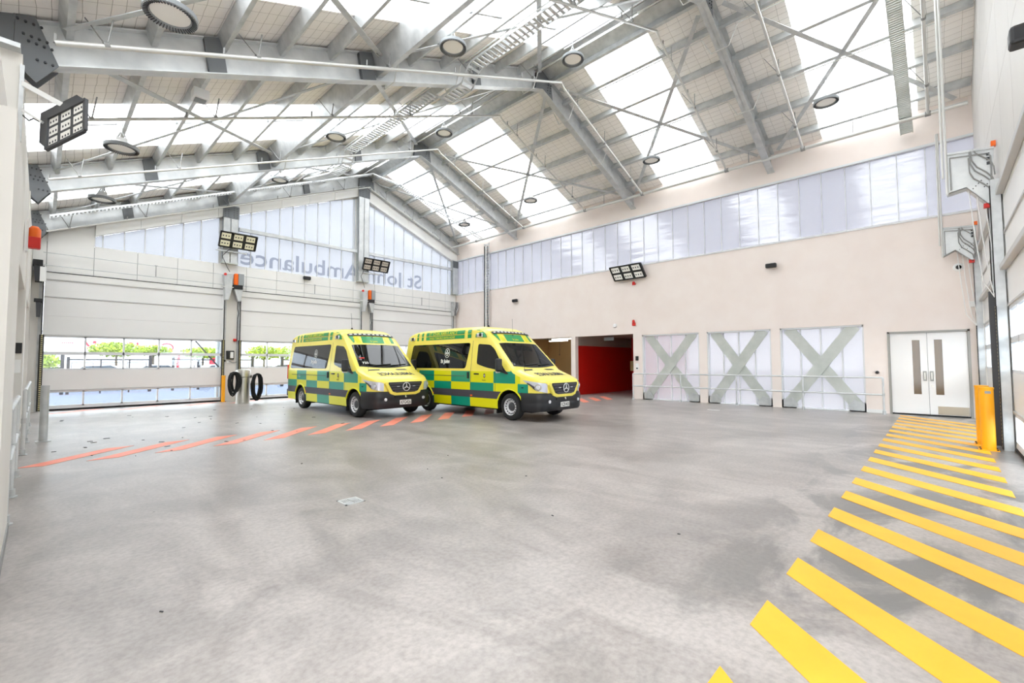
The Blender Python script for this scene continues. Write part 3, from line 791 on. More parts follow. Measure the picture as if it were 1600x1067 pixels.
t = ladder('cable_tray', 'vertical ladder tray with black and white cables dropping down the pink wall', [(16.62, 17.7, 8.0), (16.62, 17.7, 2.2)], .34, up=(1, 0, 0), rung=.16)
MB().box(16.575, 16.61, 17.84, 17.88, 2.2, 7.85).build('cable_bundle', 'black', t)
MB().box(16.58, 16.61, 17.60, 17.62, 2.2, 7.85).build('cable_bundle', 'dark_grey', t)
MB().box(16.57, 16.61, 17.72, 17.78, 2.2, 7.85).build('cable_bundle', 'white', t)
MB().box(16.62, P, 17.55, 17.60, 2.6, 2.65).build('wall_bracket', 'galv', t); MB().box(16.62, P, 17.80, 17.85, 7.3, 7.35).build('wall_bracket', 'galv', t)
ladder('cable_tray', 'dark perforated cable tray sloping down to the pink wall near the end doors', [(RX + .6, .47, zb(RX + .6) + .05), (16.72, .45, zb(16.72) + .10)], .26, rung=.06, m='galv_plate', cover=.40)

# ------------------------------------------------------------------ high bay lamps
def high_bay():
    t = thing('high_bay_lamp', '', 'lamp', (0, 0, 0), 'round high bay lamps')
    MB().lathe([(.215, .0), (.215, -.015), (0.0, -.02)], n=28).build('lens', 'lens_white', t, smooth=True)
    MB().lathe([(.215, -.005), (.225, -.03), (.28, -.05), (.295, -.04), (.295, .02), (.19, .05), (.17, .04)], n=32, caps=False).build('reflector_ring', 'grey_box', t, smooth=True)
    mb = MB()
    for k in range(48):
        a = 2 * math.pi * k / 48; c, s = math.cos(a), math.sin(a)
        mb.obox((.255 * c, .255 * s, -.046), (.027 * c, .027 * s, -.008), (-.005 * s, .005 * c, 0), (0, 0, .006))
    o = mb.build('fins', 'dark_grey', t); o['kind'] = 'stuff'
    MB().lathe([(.15, .05), (.13, .11), (.05, .13)], n=20).build('housing', 'white', t, smooth=True)
    MB().box(-.09, .09, -.04, .04, .13, .20).build('driver', 'white', t)
    MB().bar((-.12, 0, .06), (-.02, 0, .32), .025, .01, (0, 1, 0)).bar((.12, 0, .06), (.02, 0, .32), .025, .01, (0, 1, 0)).tube((0, 0, .3), (0, 0, .62), .007, 6).build('hanger', 'galv', t)
    return t
HB = [((1.02, 7.05, 6.02), 'round high bay lamp low over the left wall, nearest the camera'), ((1.03, 12.25, 6.02), 'round high bay lamp over the left wall beneath the skylight'), ((1.03, 16.5, 6.02), 'small far high bay lamp at the left wall before the gable'),
      ((6.0, 7.46, 8.4), 'high bay lamp beside the ladder tray in front of the third frame'), ((6.0, 13.1, 8.4), 'high bay lamp beside the ladder tray in front of the second frame'), ((6.0, 17.75, 8.4), 'far high bay lamp beside the ladder tray before the gable glazing'),
      ((9.56, 6.82, 9.6), 'high bay lamp just left of the ridge, nearest the camera'), ((9.56, 12.37, 9.6), 'high bay lamp just left of the ridge, farther away'),
      ((14.4, 1.98, 8.5), 'high bay lamp under the skylight nearest the end doors'), ((14.4, 7.0, 8.5), 'high bay lamp over the middle of the pink wall'), ((14.4, 12.57, 8.5), 'high bay lamp over the red doorway'), ((14.6, 17.2, 8.5), 'farthest high bay lamp on the pink wall side')]
hb = high_bay(); hb.location = HB[0][0]; hb['label'] = HB[0][1]
for p, l in HB[1:]: dup(hb, p, 0, l)

t = thing('box_lamp', 'white square box lamp hung from a purlin left of the middle', 'detector', (1.87, 9.7, 6.4))  # white box lamp on a hanger, left unlit
MB().box(1.75, 2.0, 9.58, 9.82, 6.34, 6.52).build('case', 'white', t, bevel=.02)
MB().box(1.79, 1.96, 9.62, 9.78, 6.32, 6.34).build('face', 'grey_box', t)
MB().tube((1.87, 9.7, 6.52), (1.90, 9.7, 6.93), .012, 6).build('hanger', 'galv', t)

# ================================================================== FITTINGS
# ------------------------------------------------------------------ LED floodlights
def flood(label, A, B, C, back, cols=3, rows=2, arm=None, m_led='led', sub=3, m_body='black', fins=True):
    """A top-left, B top-right, C bottom-left corners of the front face; back: depth vector"""
    A, B, C, back = Vector(A), Vector(B), Vector(C), Vector(back)
    u, v = B - A, C - A; n = -back.normalized()
    t = thing('floodlight', label, 'floodlight', A + u / 2 + v / 2 + back, 'black LED floodlights')
    MB().prism([A + back * .1, B + back * .1, B + v + back * .1, C + back * .1], back * .9).build('body', m_body, t, bevel=.01)
    rim = MB(); W = .07
    for (p0, p1) in ((A, B), (B, B + v), (B + v, C), (C, A)):
        rim.bar(p0 + (u + v) * .0, p1, .035, .05, n)
    rim.build('rim', m_body, t)
    for i in range(cols):
        for j in range(rows):
            c0 = A + u * ((i + .10) / cols) + v * ((j + .16) / rows); du = u * .74 / cols; dv = v * .72 / rows
            f0 = c0 + back * .06
            o = MB().prism([f0, f0 + du, f0 + du + dv, f0 + dv], n * .012).build('led_module', m_led, t)
            mb = MB()
            for k in range(sub):
                q = f0 + du * (.18 + .3 * k) + dv * .5 + n * .012
                mb.prism([q - du * .06 - dv * .12, q + du * .06 - dv * .12, q + du * .06 + dv * .12, q - du * .06 + dv * .12], n * .012)
            o = mb.build('diodes', 'dark_grey', o); o['kind'] = 'stuff'
    mb = MB()
    for k in range(8):
        c = A + u * (k + .5) / 8 + v * .5 + back * 1.0
        mb.prism([c - u * .008 - v * .42, c + u * .008 - v * .42, c + u * .008 + v * .42, c - u * .008 + v * .42], back * .5)
    if fins: o = mb.build('heat_fins', 'dark_grey', t); o['kind'] = 'stuff'
    if arm:
        mb = MB()
        for s in (.08, .92):
            mb.bar(C + u * s + back * .6, Vector(arm) + u * (s - .5) * .8, .03, .012)
        mb.bar(Vector(arm) - u * .42, Vector(arm) + u * .42, .04, .05)
        mb.build('bracket', 'galv_bright', t)
    return t
f1 = flood('black LED floodlight on the gable post between the left and middle doors', (4.64, 19.87, 6.60), (5.92, 19.87, 6.60), (4.62, 20.11, 6.06), (0, .10, .045), arm=(5.1, 20.2, 5.92))
f2 = flood('black LED floodlight on the tall gable post under the ridge', (10.63, 19.87, 6.56), (11.98, 19.87, 6.56), (10.63, 20.11, 6.04), (0, .10, .045), arm=(11.0, 20.2, 5.9), m_led='led_grey')
f3 = flood('black LED floodlight high on the pink wall above the red doorway', (16.42, 9.95, 5.46), (16.42, 8.55, 5.46), (16.60, 9.80, 4.90), (.11, 0, .04), arm=(16.72, 9.2, 5.0), m_led='lens_white')
f4 = flood('large LED floodlight on an arm beside the left wall, nearest the camera', (-.03, 8.2, 4.65), (.29, 7.70, 4.83), (-.03, 8.03, 4.19), (-.075, .26, .15), rows=3, m_led='lens_white', sub=3, m_body='dark_grey', fins=False)
MB().bar((-.28, 8.45, 5.12), (.10, 8.15, 4.86), .05, .06).bar((-.28, 8.45, 4.78), (-.08, 8.25, 4.60), .03, .03).build('bracket', 'white', f4)
MB().box(-.30, -.26, 8.42, 8.48, 4.35, 5.35).build('channel', 'galv', f4)
MB().path([(-.26, 8.44, 4.7), (-.2, 8.36, 4.62), (-.16, 8.3, 4.64), (-.1, 8.26, 4.6)], .009, 6).build('cable', 'black', f4)
MB().path([(5.0, 20.1, 6.0), (4.78, 20.2, 5.7), (4.98, 20.3, 5.3), (5.1, 20.4, 5.15)], .012, 6).build('cable', 'dark_grey', f1)
MB().path([(10.7, 20.1, 6.0), (10.6, 20.2, 5.7), (10.8, 20.3, 5.35), (10.9, 20.4, 5.2)], .012, 6).build('cable', 'dark_grey', f2)

# ------------------------------------------------------------------ door operators on the gable piers
def operator(label, xc):
    t = thing('door_operator', label, 'door motor', (xc, 20.3, 4.5), 'door motors on the gable piers')
    y = G - .02
    MB().prism([(xc - .36, y - .30, 5.0), (xc - .08, y - .30, 5.05), (xc - .08, y - .30, 4.45), (xc - .2, y - .30, 4.0), (xc - .30, y - .30, 4.0)], (0, .28, 0)).build('bearing_plate', 'galv', t)
    MB().box(xc + .13, xc + .33, y - .32, y - .06, 4.62, 5.08).build('control_box', 'grey_box', t, bevel=.012)
    MB().lathe([(.05, .46), (.09, .42), (.09, .05), (.075, 0)], (xc + .07, y - .22, 4.62), n=14).build('motor', 'orange', t, smooth=True)
    MB().box(xc - .02, xc + .30, y - .30, y - .05, 4.45, 4.62).build('gearbox', 'black', t, bevel=.01)
    MB().prism([(xc + .0, y - .28, 4.45), (xc + .3, y - .28, 4.45), (xc + .24, y - .28, 3.98), (xc + .14, y - .28, 3.98)], (0, .24, 0)).build('chain_guide', 'galv', t)
    MB().lathe([(.05, -.03), (.05, .03)], (xc - .33, y - .3, 5.0), 'Y', 12).build('spring_buffer', 'red', t)
    MB().tube((xc - .45, y - .26, 4.52), (xc + .42, y - .26, 4.50), .018, 8).build('shaft', 'pipe', t)
    MB().path([(xc + .18, y - .16, 4.0), (xc + .16, y - .16, 3.7), (xc + .2, y - .18, 3.5), (xc + .17, y - .16, 3.3), (xc + .18, y - .1, 2.4)], .016, 6).build('chain', 'dark_grey', t)
operator('orange door motor and grey box on the pier between the left and middle doors', 5.23)
operator('orange door motor and grey box on the pier between the middle and right doors', 11.05)
t = thing('door_operator', 'galvanised lift bracket in the corner where the gable meets the pink wall', 'door motor', (16.55, 20.3, 4.3))
MB().prism([(16.36, 20.2, 5.0), (16.72, 20.2, 5.0), (16.72, 20.2, 4.65), (16.5, 20.2, 4.2), (16.4, 20.2, 4.2)], (0, .28, 0)).build('bearing_plate', 'galv', t)
for i in range(3): MB().path([(16.40 + .05 * i, 20.19, 4.2), (16.42 + .06 * i, 20.19, 4.5), (16.5 + .06 * i, 20.19, 4.75), (16.5 + .06 * i, 20.19, 4.98)], .012, 6).build('track', 'dark_grey', t)
t = thing('door_operator', 'dark door motor with white box high in the left corner', 'door motor', (-.1, 20.2, 4.3))
MB().box(-.26, -.04, 20.0, 20.4, 4.55, 4.72).build('gearbox', 'black', t, bevel=.01)
MB().prism([(-.24, 20.05, 4.55), (.0, 20.05, 4.55), (-.04, 20.05, 4.05), (-.2, 20.05, 4.05)], (0, .3, 0)).build('motor', 'dark_grey', t)
MB().box(-.1, .04, 19.95, 20.05, 4.05, 4.5).build('control_box', 'white', t)
MB().box(-.2, -.0, 20.05, 20.3, 3.42, 3.52).build('gearbox', 'black', t, bevel=.01)
MB().prism([(-.16, 20.08, 3.42), (-.04, 20.08, 3.42), (-.06, 20.08, 2.95), (-.14, 20.08, 2.95)], (0, .2, 0)).build('motor', 'dark_grey', t)
# spring shafts across the panels above each door
for i, (a, b) in enumerate(DO):
    t = thing('lift_shaft', 'thin steel lift rods across the panels above the %s gable door' % ['left', 'middle', 'right'][i], 'rod', (a, G - .2, 4.8), 'lift rods above the gable doors')
    MB().tube((a - .05, G - .2, 5.02), (b + .05, G - .2, 5.0), .012, 8).build('upper_rod', 'galv', t)
    MB().tube((a - .05, G - .2, 4.62), (b + .05, G - .2, 4.60), .012, 8).build('lower_rod', 'galv', t)
    x = a + (b - a) * .56
    MB().tube((x, G - .2, 5.0), (x, G - .2, 4.62), .014, 6).box(x - .04, x + .04, G - .21, G - .17, 5.0, 5.03).build('spacer', 'pipe_dark', t)

# ------------------------------------------------------------------ vertical lift brackets on the end wall (galvanised, with curved tracks)
def lift_bracket(label, x, pts, rod_top, s=1):
    t = thing('lift_bracket', label, 'door bracket', (x, -.5, pts[3][1]), 'lift brackets on the end wall')
    MB().prism([(x, a, b) for a, b in pts], (.015, 0, 0)).build('plate', 'galv_bright', t)
    (a0, b0), (a1, b1), (a2, b2), (a3, b3), (a4, b4) = pts
    for (p, q) in ((pts[1], pts[2]), (pts[2], pts[3])):
        MB().prism([(x, p[0], p[1]), (x, q[0], q[1]), (x + .24, q[0], q[1]), (x + .24, p[0], p[1])], (0, 0, .012)).build('flange', 'galv', t)
    MB().prism([(x - .03, a0, b0 - .04), (x - .03, a4, b4 - .04), (x - .03, a4, b4), (x - .03, a0, b0)], (.03, 0, 0)).build('top_angle', 'galv', t)
    CUR = [[(555, 80), (575, 110), (620, 140), (670, 170), (690, 210), (695, 260)], [(540, 85), (548, 150), (580, 195), (640, 235), (680, 275), (690, 310)],
           [(532, 95), (538, 170), (565, 215), (625, 255), (665, 290), (680, 330)], [(525, 130), (530, 220), (555, 260), (610, 295), (655, 330), (665, 370)]]
    for cu in CUR:
        MB().path([(x - .02, a0 + (a4 - a0) * (p - 380) / 320, b0 - .04 - (q - 85) / 250 * (b0 - b1)) for p, q in cu], .011, 6).build('curved_track', 'pipe_dark', t)
    MB().path([(x - .02, a0 - .03, b1 + .05), (x - .02, a0 - .03, b0 - .10), (x - .02, a4 + .08, b4 - .10), (x - .02, a4 + .05, b4 - .16), (x - .02, a4 + .05, b3 + .2)], .012, 6).build('edge_track', 'pipe_dark', t)
    mb = MB()
    for i in range(9):
        mb.tube((x - .012, a2 - .08 - .035 * i, b3 + .35 + .04 * (i % 4)), (x, a2 - .08 - .035 * i, b3 + .35 + .04 * (i % 4)), .009, 6)
    for k in range(3): mb.box(x - .015, x, a4 + .06, a4 + .10, b4 - .3 + .08 * k, b4 - .25 + .08 * k)
    o = mb.build('bolts', 'bolt', t); o['kind'] = 'stuff'
    MB().box(x - .05, x + .05, a4 - .02, a4 + .04, b4, b4 + .09).build('stop_buffer', 'orange', t)
    MB().box(x - .0, x + .1, a3 - .02, a3 + .08, b3 - .02, b3 + .05).build('stop_buffer', 'red', t)
    MB().tube((x, a0 + .02, b1 - .02), (x, a0 + .02, rod_top), .022, 8).tube((x, a0 + .07, b1 + .3), (x, a0 + .05, rod_top), .018, 8).build('support_rod', 'pipe', t)
    mb = MB()
    for k in range(3):
        y0 = a2 - .03 - .09 * k
        mb.path([(x + .1, y0, b2 - .05), (x + .1, y0 - .05, b2 - .9), (x + .1, y0 - .12, b2 - 1.7), (x + .1, a3 - .0, b2 - 2.0)], .008, 5)
    o = mb.build('pull_ropes', 'white', t); o['kind'] = 'stuff'
lift_bracket('upper galvanised lift bracket with curved tracks between the two end doors', 11.4, [(-.23, 5.31), (-.21, 4.56), (-.46, 4.61), (-.74, 4.22), (-.82, 5.25)], zl(11.4) - .2)
lift_bracket('lower galvanised lift bracket in the corner of the pink wall and end doors', 16.45, [(-.18, 5.03), (-.16, 4.26), (-.40, 4.40), (-.72, 4.05), (-.80, 4.98)], 7.6)
# twin galvanised tracks and guard posts between the end doors
t = thing('door_post', 'galvanised post with dark edge strips between the end doors', 'post', (11.4, E0 + .1, 0))
MB().box(11.34, 11.50, E0, -.745, 0, 2.75).build('post', 'galv_bright', t)
MB().box(11.53, 11.62, E0, -.665, 0.02, 2.72).build('edge_strip', 'dark_grey', t)
MB().box(11.18, 11.28, E0, -.80, 0.02, 2.72).build('edge_strip', 'hazard_black', t)
mb = MB()
for k in range(4): mb.box(11.28 + .07 * k, 11.32 + .07 * k, E0, E0 + .08, 2.75, 4.3)
o = mb.build('tracks', 'galv', t); o['kind'] = 'stuff'
sp = thing('speaker', 'black horn speaker high at the right edge on the end wall', 'speaker', (6.5, -.65, 4.5))
MB().box(6.38, 6.58, -.76, -.60, 4.56, 4.74).build('body', 'black', sp, bevel=.03)
MB().bar((6.5, E0, 4.66), (6.5, -.74, 4.66), .05, .05).build('bracket', 'black', sp)
# ribs of the end doors seen edge on
for i, (xa, xb, z) in enumerate(((11.75, 16.5, 3.06), (6.2, 11.05, 3.06), (11.75, 16.5, 4.34), (6.2, 11.05, 4.34))):
    o = MB().box(xa, xb, E0 - .02, E0 + .07, z - .045, z + .045).build('door_strut', 'door_edge', bevel=.01)
    tag(o, 'pale stiffening strut across the %s end door, %s' % ('far' if xa > 11 else 'near', 'lower' if z < 4 else 'upper'), 'strut', 'struts on the end doors')

# ------------------------------------------------------------------ handrails
def handrail(label, pts, h=1.03, posts=None, r=.024, base=True):
    t = thing('handrail', label, 'handrail', pts[0])
    a, b = Vector(pts[0]), Vector(pts[1]); n = posts
    for i in range(n):
        p = a + (b - a) * i / (n - 1)
        MB().tube(p, p + Vector((0, 0, h)), r, 10).build('post', 'galv_bright', t, smooth=True)
        MB().lathe([(.06, 0), (.06, .012), (r * 1.5, .014), (r * 1.5, .09), (r, .095)], p, n=12).build('foot', 'galv', t, smooth=True)
        MB().lathe([(r * 1.35, -.04), (r * 1.35, .04)], p + Vector((0, 0, h * .53)), n=10).build('clamp', 'galv', t)
    for k in (h, h * .53):
        MB().tube(a + Vector((0, 0, k)), b + Vector((0, 0, k)), r, 10).build('rail', 'galv_bright', t, smooth=True)
    return t
handrail('galvanised two-bar handrail in front of the X braced panels', [(16.45, 8.95, 0), (16.45, 1.18, 0)], posts=5)
handrail('galvanised handrail at the left wall, nearest the camera', [(-.19, 6.35, 0), (-.19, 8.9, 0)], h=1.06, posts=3, r=.026)
handrail('galvanised handrail at the left wall, farther along', [(-.16, 11.0, 0), (-.16, 16.0, 0)], h=1.06, posts=4, r=.026)

# ------------------------------------------------------------------ bollards
def bollard(label, p, r, h, m, cap):
    t = thing('bollard', label, 'bollard', p)
    if cap:
        MB().lathe([(r, 0.01), (r, h - .03), (r * 1.06, h - .03), (r * 1.06, h), (r * .95, h + .005), (0, h + .012)], p, n=24).build('post', m, t, smooth=True)
        MB().box(p[0] - r * 1.35, p[0] + r * 1.35, p[1] - r * 1.35, p[1] + r * 1.35, 0, .012).build('base_plate', m, t)
        mb = MB()
        for sx in (-1, 1):
            for sy in (-1, 1): mb.lathe([(.014, .012), (.014, .03), (0, .034)], (p[0] + sx * r * 1.1, p[1] + sy * r * 1.1, 0), n=6)
        o = mb.build('bolts', 'bolt', t); o['kind'] = 'stuff'
    else:
        MB().lathe([(r, 0.01), (r, h), (r * .9, h), (r * .9, h - .1), (0, h - .1)], p, n=20).build('post', m, t, smooth=True)
        MB().box(p[0] - r * 1.7, p[0] + r * 1.7, p[1] - r * 1.7, p[1] + r * 1.7, 0, .015).build('base_plate', m, t)
        MB().box(p[0] - r * 1.0, p[0] + r * 1.0, p[1] - .012, p[1] + .012, h - .09, h + .002).build('locking_bar', 'galv', t)
    return t
b1 = bollard('yellow steel bollard in front of its twin by the end doors', (11.04, -.55, 0), .09, 1.05, 'yellow_post', True)
b2 = bollard('yellow steel bollard behind its twin, nearer the white double door', (11.75, -.53, 0), .09, 1.05, 'yellow_post', True)
for b_, p in ((b1, (11.04, -.55)), (b2, (11.75, -.53))):
    d = Vector((-p[0], -p[1], 0)).normalized(); s = Vector((d.y, -d.x, 0)); c = Vector((p[0], p[1], .97)) + d * .092 - s * .02
    MB().obox(c, s * .035, (0, 0, .02), d * .003).build('sticker', 'grey_box', b_)
bollard('galvanised round bollard on the left near the handrail', (.08, 12.6, 0), .062, 1.08, 'galv', False)
bollard('slim orange-yellow post at the foot of the left door track', (4.93, 20.2, 0), .065, 1.02, 'yellow_post', True)

# ------------------------------------------------------------------ hose station
t = thing('hose_pillar', 'stainless steel service pillar between the left and middle doors', 'pillar', (5.28, 19.0, 0))
MB().lathe([(.25, 0), (.25, .02), (.235, .03), (.235, .98), (.25, .985), (.25, 1.20), (.24, 1.24), (.18, 1.27), (0, 1.275)], (5.28, 19.0, 0), n=36).build('drum', 'stainless', t, smooth=True)
MB().lathe([(.252, .0), (.252, .018)], (5.28, 19.0, .975), n=36).build('band', 'dark_grey', t)
MB().box(5.0, 5.05, 18.86, 18.94, .95, 1.05).box(5.50, 5.55, 18.86, 18.94, .95, 1.05).build('hose_hook', 'stainless', t)
def hose(label, cx, y, w_, ztop, zbot, n, seed):
    rnd = random.Random(seed); pts = []
    for k in range(n):
        cx2 = cx + rnd.uniform(-.05, .05); w2 = w_ * rnd.uniform(.35, 1.05); zb_ = zbot + rnd.uniform(0, .2); yo = y + (k - n / 2) * .02
        for q in range(14):
            a = 2 * math.pi * q / 14
            pts.append((cx2 + w2 * math.sin(a) + rnd.uniform(-.008, .008), yo + .03 * q / 14, (ztop + zb_) / 2 + (ztop - zb_) / 2 * math.cos(a)))
    o = MB().path(pts, .026, 8).build('hose', 'rubber', smooth=True); tag(o, label, 'hose', 'black hoses on the pillar')
hose('black hose coiled on the left side of the steel pillar', 4.90, 18.66, .17, 1.17, .30, 10, 3)
hose('black hose coiled on the right side of the steel pillar', 5.66, 18.66, .17, 1.10, .07, 10, 5)
# pier fittings
t = thing('control_panel', 'black and white door control panel on the pier behind the pillar', 'control panel', (5.2, G - .06, 1.75))
MB().box(5.08, 5.34, G - .08, G, 1.66, 2.0).build('case', 'black', t, bevel=.01)
MB().box(5.20, 5.31, G - .09, G - .08, 1.70, 1.95).build('label_plate', 'white', t)
MB().box(5.1, 5.16, G - .06, G, 1.52, 1.6).build('socket', 'white', t)
MB().path([(5.14, G - .05, 1.6), (5.3, G - .05, 1.52), (5.45, G - .05, 1.55)], .01, 6).build('cable', 'dark_grey', t)
o = MB().box(5.30, 5.42, G - .10, G, 2.38, 2.48).build('warning_lamp', 'red', bevel=.015); tag(o, 'small red lamp on the pier above the control panel', 'warning lamp')
o = MB().box(4.99, 5.05, G - .07, G, 1.56, 1.64).build('push_button', 'black', bevel=.01); tag(o, 'small black push button beside the door track', 'button')

# ------------------------------------------------------------------ small wall fittings
def wallspk(label, c, d, s=.16):
    c, d = Vector(c), Vector(d)
    t = thing('sensor', label, 'sensor', c - d * .1, 'small black wall sensors')
    u = Vector((0, 0, 1)).cross(d); 
    MB().obox(c, u * s, d * .07, (0, 0, .075)).build('body', 'black', t, bevel=.03)
    MB().obox(c - d * .09, u * .03, d * .04, (0, 0, .03)).build('bracket', 'black', t)
wallspk('small black sensor on the gable panels above the middle door', (8.12, G - .12, 5.30), (0, -1, 0))
wallspk('small black sensor on the pink wall right of the cable tray', (P - .12, 15.64, 4.65), (-1, 0, 0))
wallspk('small black sensor on the pink wall above the X panels', (P - .12, 3.95, 4.68), (-1, 0, 0))
def dome(label, p, d):
    t = thing('security_camera', label, 'security camera', p)
    ax = 'X'; s = -1
    MB().lathe([(.11, 0), (.11, -.03), (.095, -.05), (.06, -.06)], p, 'X', 24).build('housing', 'white', t, smooth=True)
    MB().lathe([(.058, -.06), (.05, -.085), (.03, -.10), (0, -.105)], p, 'X', 20).build('lens_dome', 'black', t, smooth=True)
dome('white dome camera high on the pink wall by the end doors', (P, -.45, 3.98), None)
o = MB().lathe([(.045, 0), (.045, -.03), (.03, -.05), (0, -.055)], (P, 1.32, 1.17), 'X', 16).build('door_button', 'black', smooth=True); tag(o, 'round black sensor left of the white double door', 'button')
o = MB().box(P - .06, P, -.72, -.62, 2.9, 3.05).build('junction_box', 'white', bevel=.008); tag(o, 'white junction box on the pink wall beside the door track', 'junction box')
def strobe(label, x, y, z, h=.2):
    t = thing('alarm_strobe', label, 'alarm', (x, y, z), 'red alarm devices on the pink wall')
    MB().box(x - .06, x, y - .07, y + .07, z, z + h * .55).build('base', 'red', t, bevel=.012)
    MB().lathe([(.055, 0), (.05, h * .35), (.02, h * .45), (0, h * .46)], (x - .06, y, z + h * .55), n=14).build('beacon', 'red', t, smooth=True)
strobe('red alarm sounder above the right edge of the red doorway', P, 9.03, 2.98, .24)
strobe('small red call point below the pink wall floodlight', P, 9.0, 4.66, .14)
o = MB().lathe([(.09, 0), (.09, -.03), (.07, -.06), (0, -.07)], (P, 9.92, 3.03), 'X', 18).build('smoke_detector', 'white', smooth=True); tag(o, 'white round detector above the red doorway', 'detector')
t = thing('keypad', 'black keypad over a white switch between the red doorway and the first X panel', 'keypad', (P, 8.92, 1.4))
MB().box(P - .04, P, 8.86, 8.98, 1.55, 1.73).build('reader', 'black', t, bevel=.01)
MB().box(P - .02, P, 8.86, 8.98, 1.18, 1.44).build('switch_plate', 'white', t)
MB().lathe([(.03, 0), (.03, -.03)], (P - .02, 8.92, 1.24), 'X', 12).build('button', 'black', t)
t = thing('alarm_strobe', 'orange beacon over a red sounder on the left wall pier', 'alarm', (-.2, 13.0, 3.9))
MB().lathe([(.09, 0), (.09, .16), (.05, .22), (0, .23)], (-.16, 12.9, 4.0), n=16).build('beacon', 'orange', t, smooth=True)
MB().box(-.25, -.07, 12.8, 13.0, 3.78, 4.0).build('sounder', 'red', t, bevel=.02)
MB().box(-.28, -.24, 12.78, 13.05, 3.7, 4.3).build('bracket', 'white', t)
t = thing('card_reader', 'black card reader above a white switch on the left wall', 'card reader', (-.36, 15.08, 1.75))
MB().box(-.43, -.30, 15.06, 15.1, 1.74, 1.98).build('reader', 'black', t, bevel=.008)
MB().box(-.42, -.31, 15.08, 15.1, 1.30, 1.6).build('switch_plate', 'white', t)

# ------------------------------------------------------------------ floor drain and litter
t = thing('floor_drain', 'square slotted steel drain grate in the concrete floor', 'drain', (2.37, 4.68, 0))
cx_, cy_ = 2.37, 4.68
a = .11
mb = MB().box(cx_ - a, cx_ + a, cy_ - a, cy_ - a + .02, 0, .006).box(cx_ - a, cx_ + a, cy_ + a - .02, cy_ + a, 0, .006).box(cx_ - a, cx_ - a + .02, cy_ - a, cy_ + a, 0, .006).box(cx_ + a - .02, cx_ + a, cy_ - a, cy_ + a, 0, .006)
mb.build('frame', 'galv_bright', t)
MB().box(cx_ - a + .02, cx_ + a - .02, cy_ - a + .02, cy_ + a - .02, .0005, .0025).build('pit', 'black', t)
mb = MB()
for q, (sx, sy) in enumerate(((-1, -1), (1, -1), (-1, 1), (1, 1))):
    for k in range(5):
        o_ = .014 + k * .018
        if q in (0, 3): mb.box(cx_ + min(0, sx * .09), cx_ + max(0, sx * .09), cy_ + sy * o_ - .005, cy_ + sy * o_ + .005, .002, .006)
        else: mb.box(cx_ + sx * o_ - .005, cx_ + sx * o_ + .005, cy_ + min(0, sy * .09), cy_ + max(0, sy * .09), .002, .006)
o = mb.build('grate_bars', 'galv_bright', t); o['kind'] = 'stuff'
rnd = random.Random(11); mb = MB()
for k in range(46):
    x, y = (rnd.uniform(.2, 6.0), rnd.uniform(9.4, 17)) if k < 38 else (rnd.uniform(.5, 5), rnd.uniform(1.5, 8))
    a_ = rnd.uniform(0, 3.14); l = rnd.uniform(.012, .05 if k < 38 else .012); wq = l * rnd.uniform(.2, .5)
    c, s = math.cos(a_), math.sin(a_)
    mb.obox((x, y, .004), (l * c, l * s, 0), (-wq * s, wq * c, 0), (0, 0, .003))
o = mb.build('floor_debris', 'cone'); o['kind'] = 'stuff'; o['label'] = 'scattered dark grit and leaf bits on the concrete'; o['category'] = 'debris'

# ================================================================== AMBULANCES
def interp(tab, s):
    if s <= tab[0][0]: return tab[0][1]
    for (a, va), (b, vb) in zip(tab[:-1], tab[1:]):
        if s <= b: return va + (vb - va) * (s - a) / (b - a)
    return tab[-1][1]
TOPT = [(-.97, .955), (-.955, 1.0), (-.92, 1.04), (-.85, 1.08), (-.7, 1.14), (-.5, 1.205), (-.3, 1.27), (-.12, 1.34), (.62, 2.06), (.74, 2.19), (.88, 2.34), (1.02, 2.44), (1.22, 2.51), (1.55, 2.55), (2.5, 2.57), (4.2, 2.55), (4.6, 2.51), (4.76, 2.44), (4.84, 2.33), (4.87, 2.22)]
RT = [(-.97, .10), (-.5, .13), (-.12, .12), (.62, .15), (1.02, .30), (4.6, .30), (4.87, .2)]
PLT = [(-.97, .62), (-.96, .68), (-.93, .755), (-.87, .825), (-.75, .89), (-.55, .938), (-.3, .965), (0, .98), (.3, .99), (4.5, .99), (4.75, .98), (4.87, .95)]
def vT(s): return interp(TOPT, s)
def vr(s): return interp(RT, s)
def inset(z): return .015 * max(0, (.5 - z) / .25) + max(0, z - 1.26) * .12
def vW0(s, z): return interp(PLT, s) - inset(z)
def vW(s, z):
    T, r_ = vT(s), vr(s); zs = T - r_
    if z <= zs: return vW0(s, z)
    q = min(1, (z - zs) / r_)
    return vW0(s, zs) * (1 - q ** 4) ** .25
def vH(s, y):
    T, r_ = vT(s), vr(s); zs = T - r_; w_ = vW0(s, zs); q = min(.9999, abs(y) / w_)
    return zs + r_ * (1 - q ** 4) ** .25
VST = [-.97, -.96, -.945, -.92, -.89, -.85, -.8, -.7, -.6, -.55, -.46, -.36, -.28, -.2, -.12, -.04, .05, .14, .23, .32, .42, .5, .58, .64, .7, .76, .84, .92, 1.0, 1.1, 1.22, 1.4, 1.53, 1.75, 1.95, 2.16, 2.37, 2.6, 2.9, 3.2, 3.4, 3.6, 3.98, 4.2, 4.4, 4.55, 4.66, 4.75, 4.81, 4.85, 4.87]
VK = [.28, .34, .43, .53, .73, .84, .95, 1.10, 1.26, 1.45, 1.65, 1.85, 2.05]
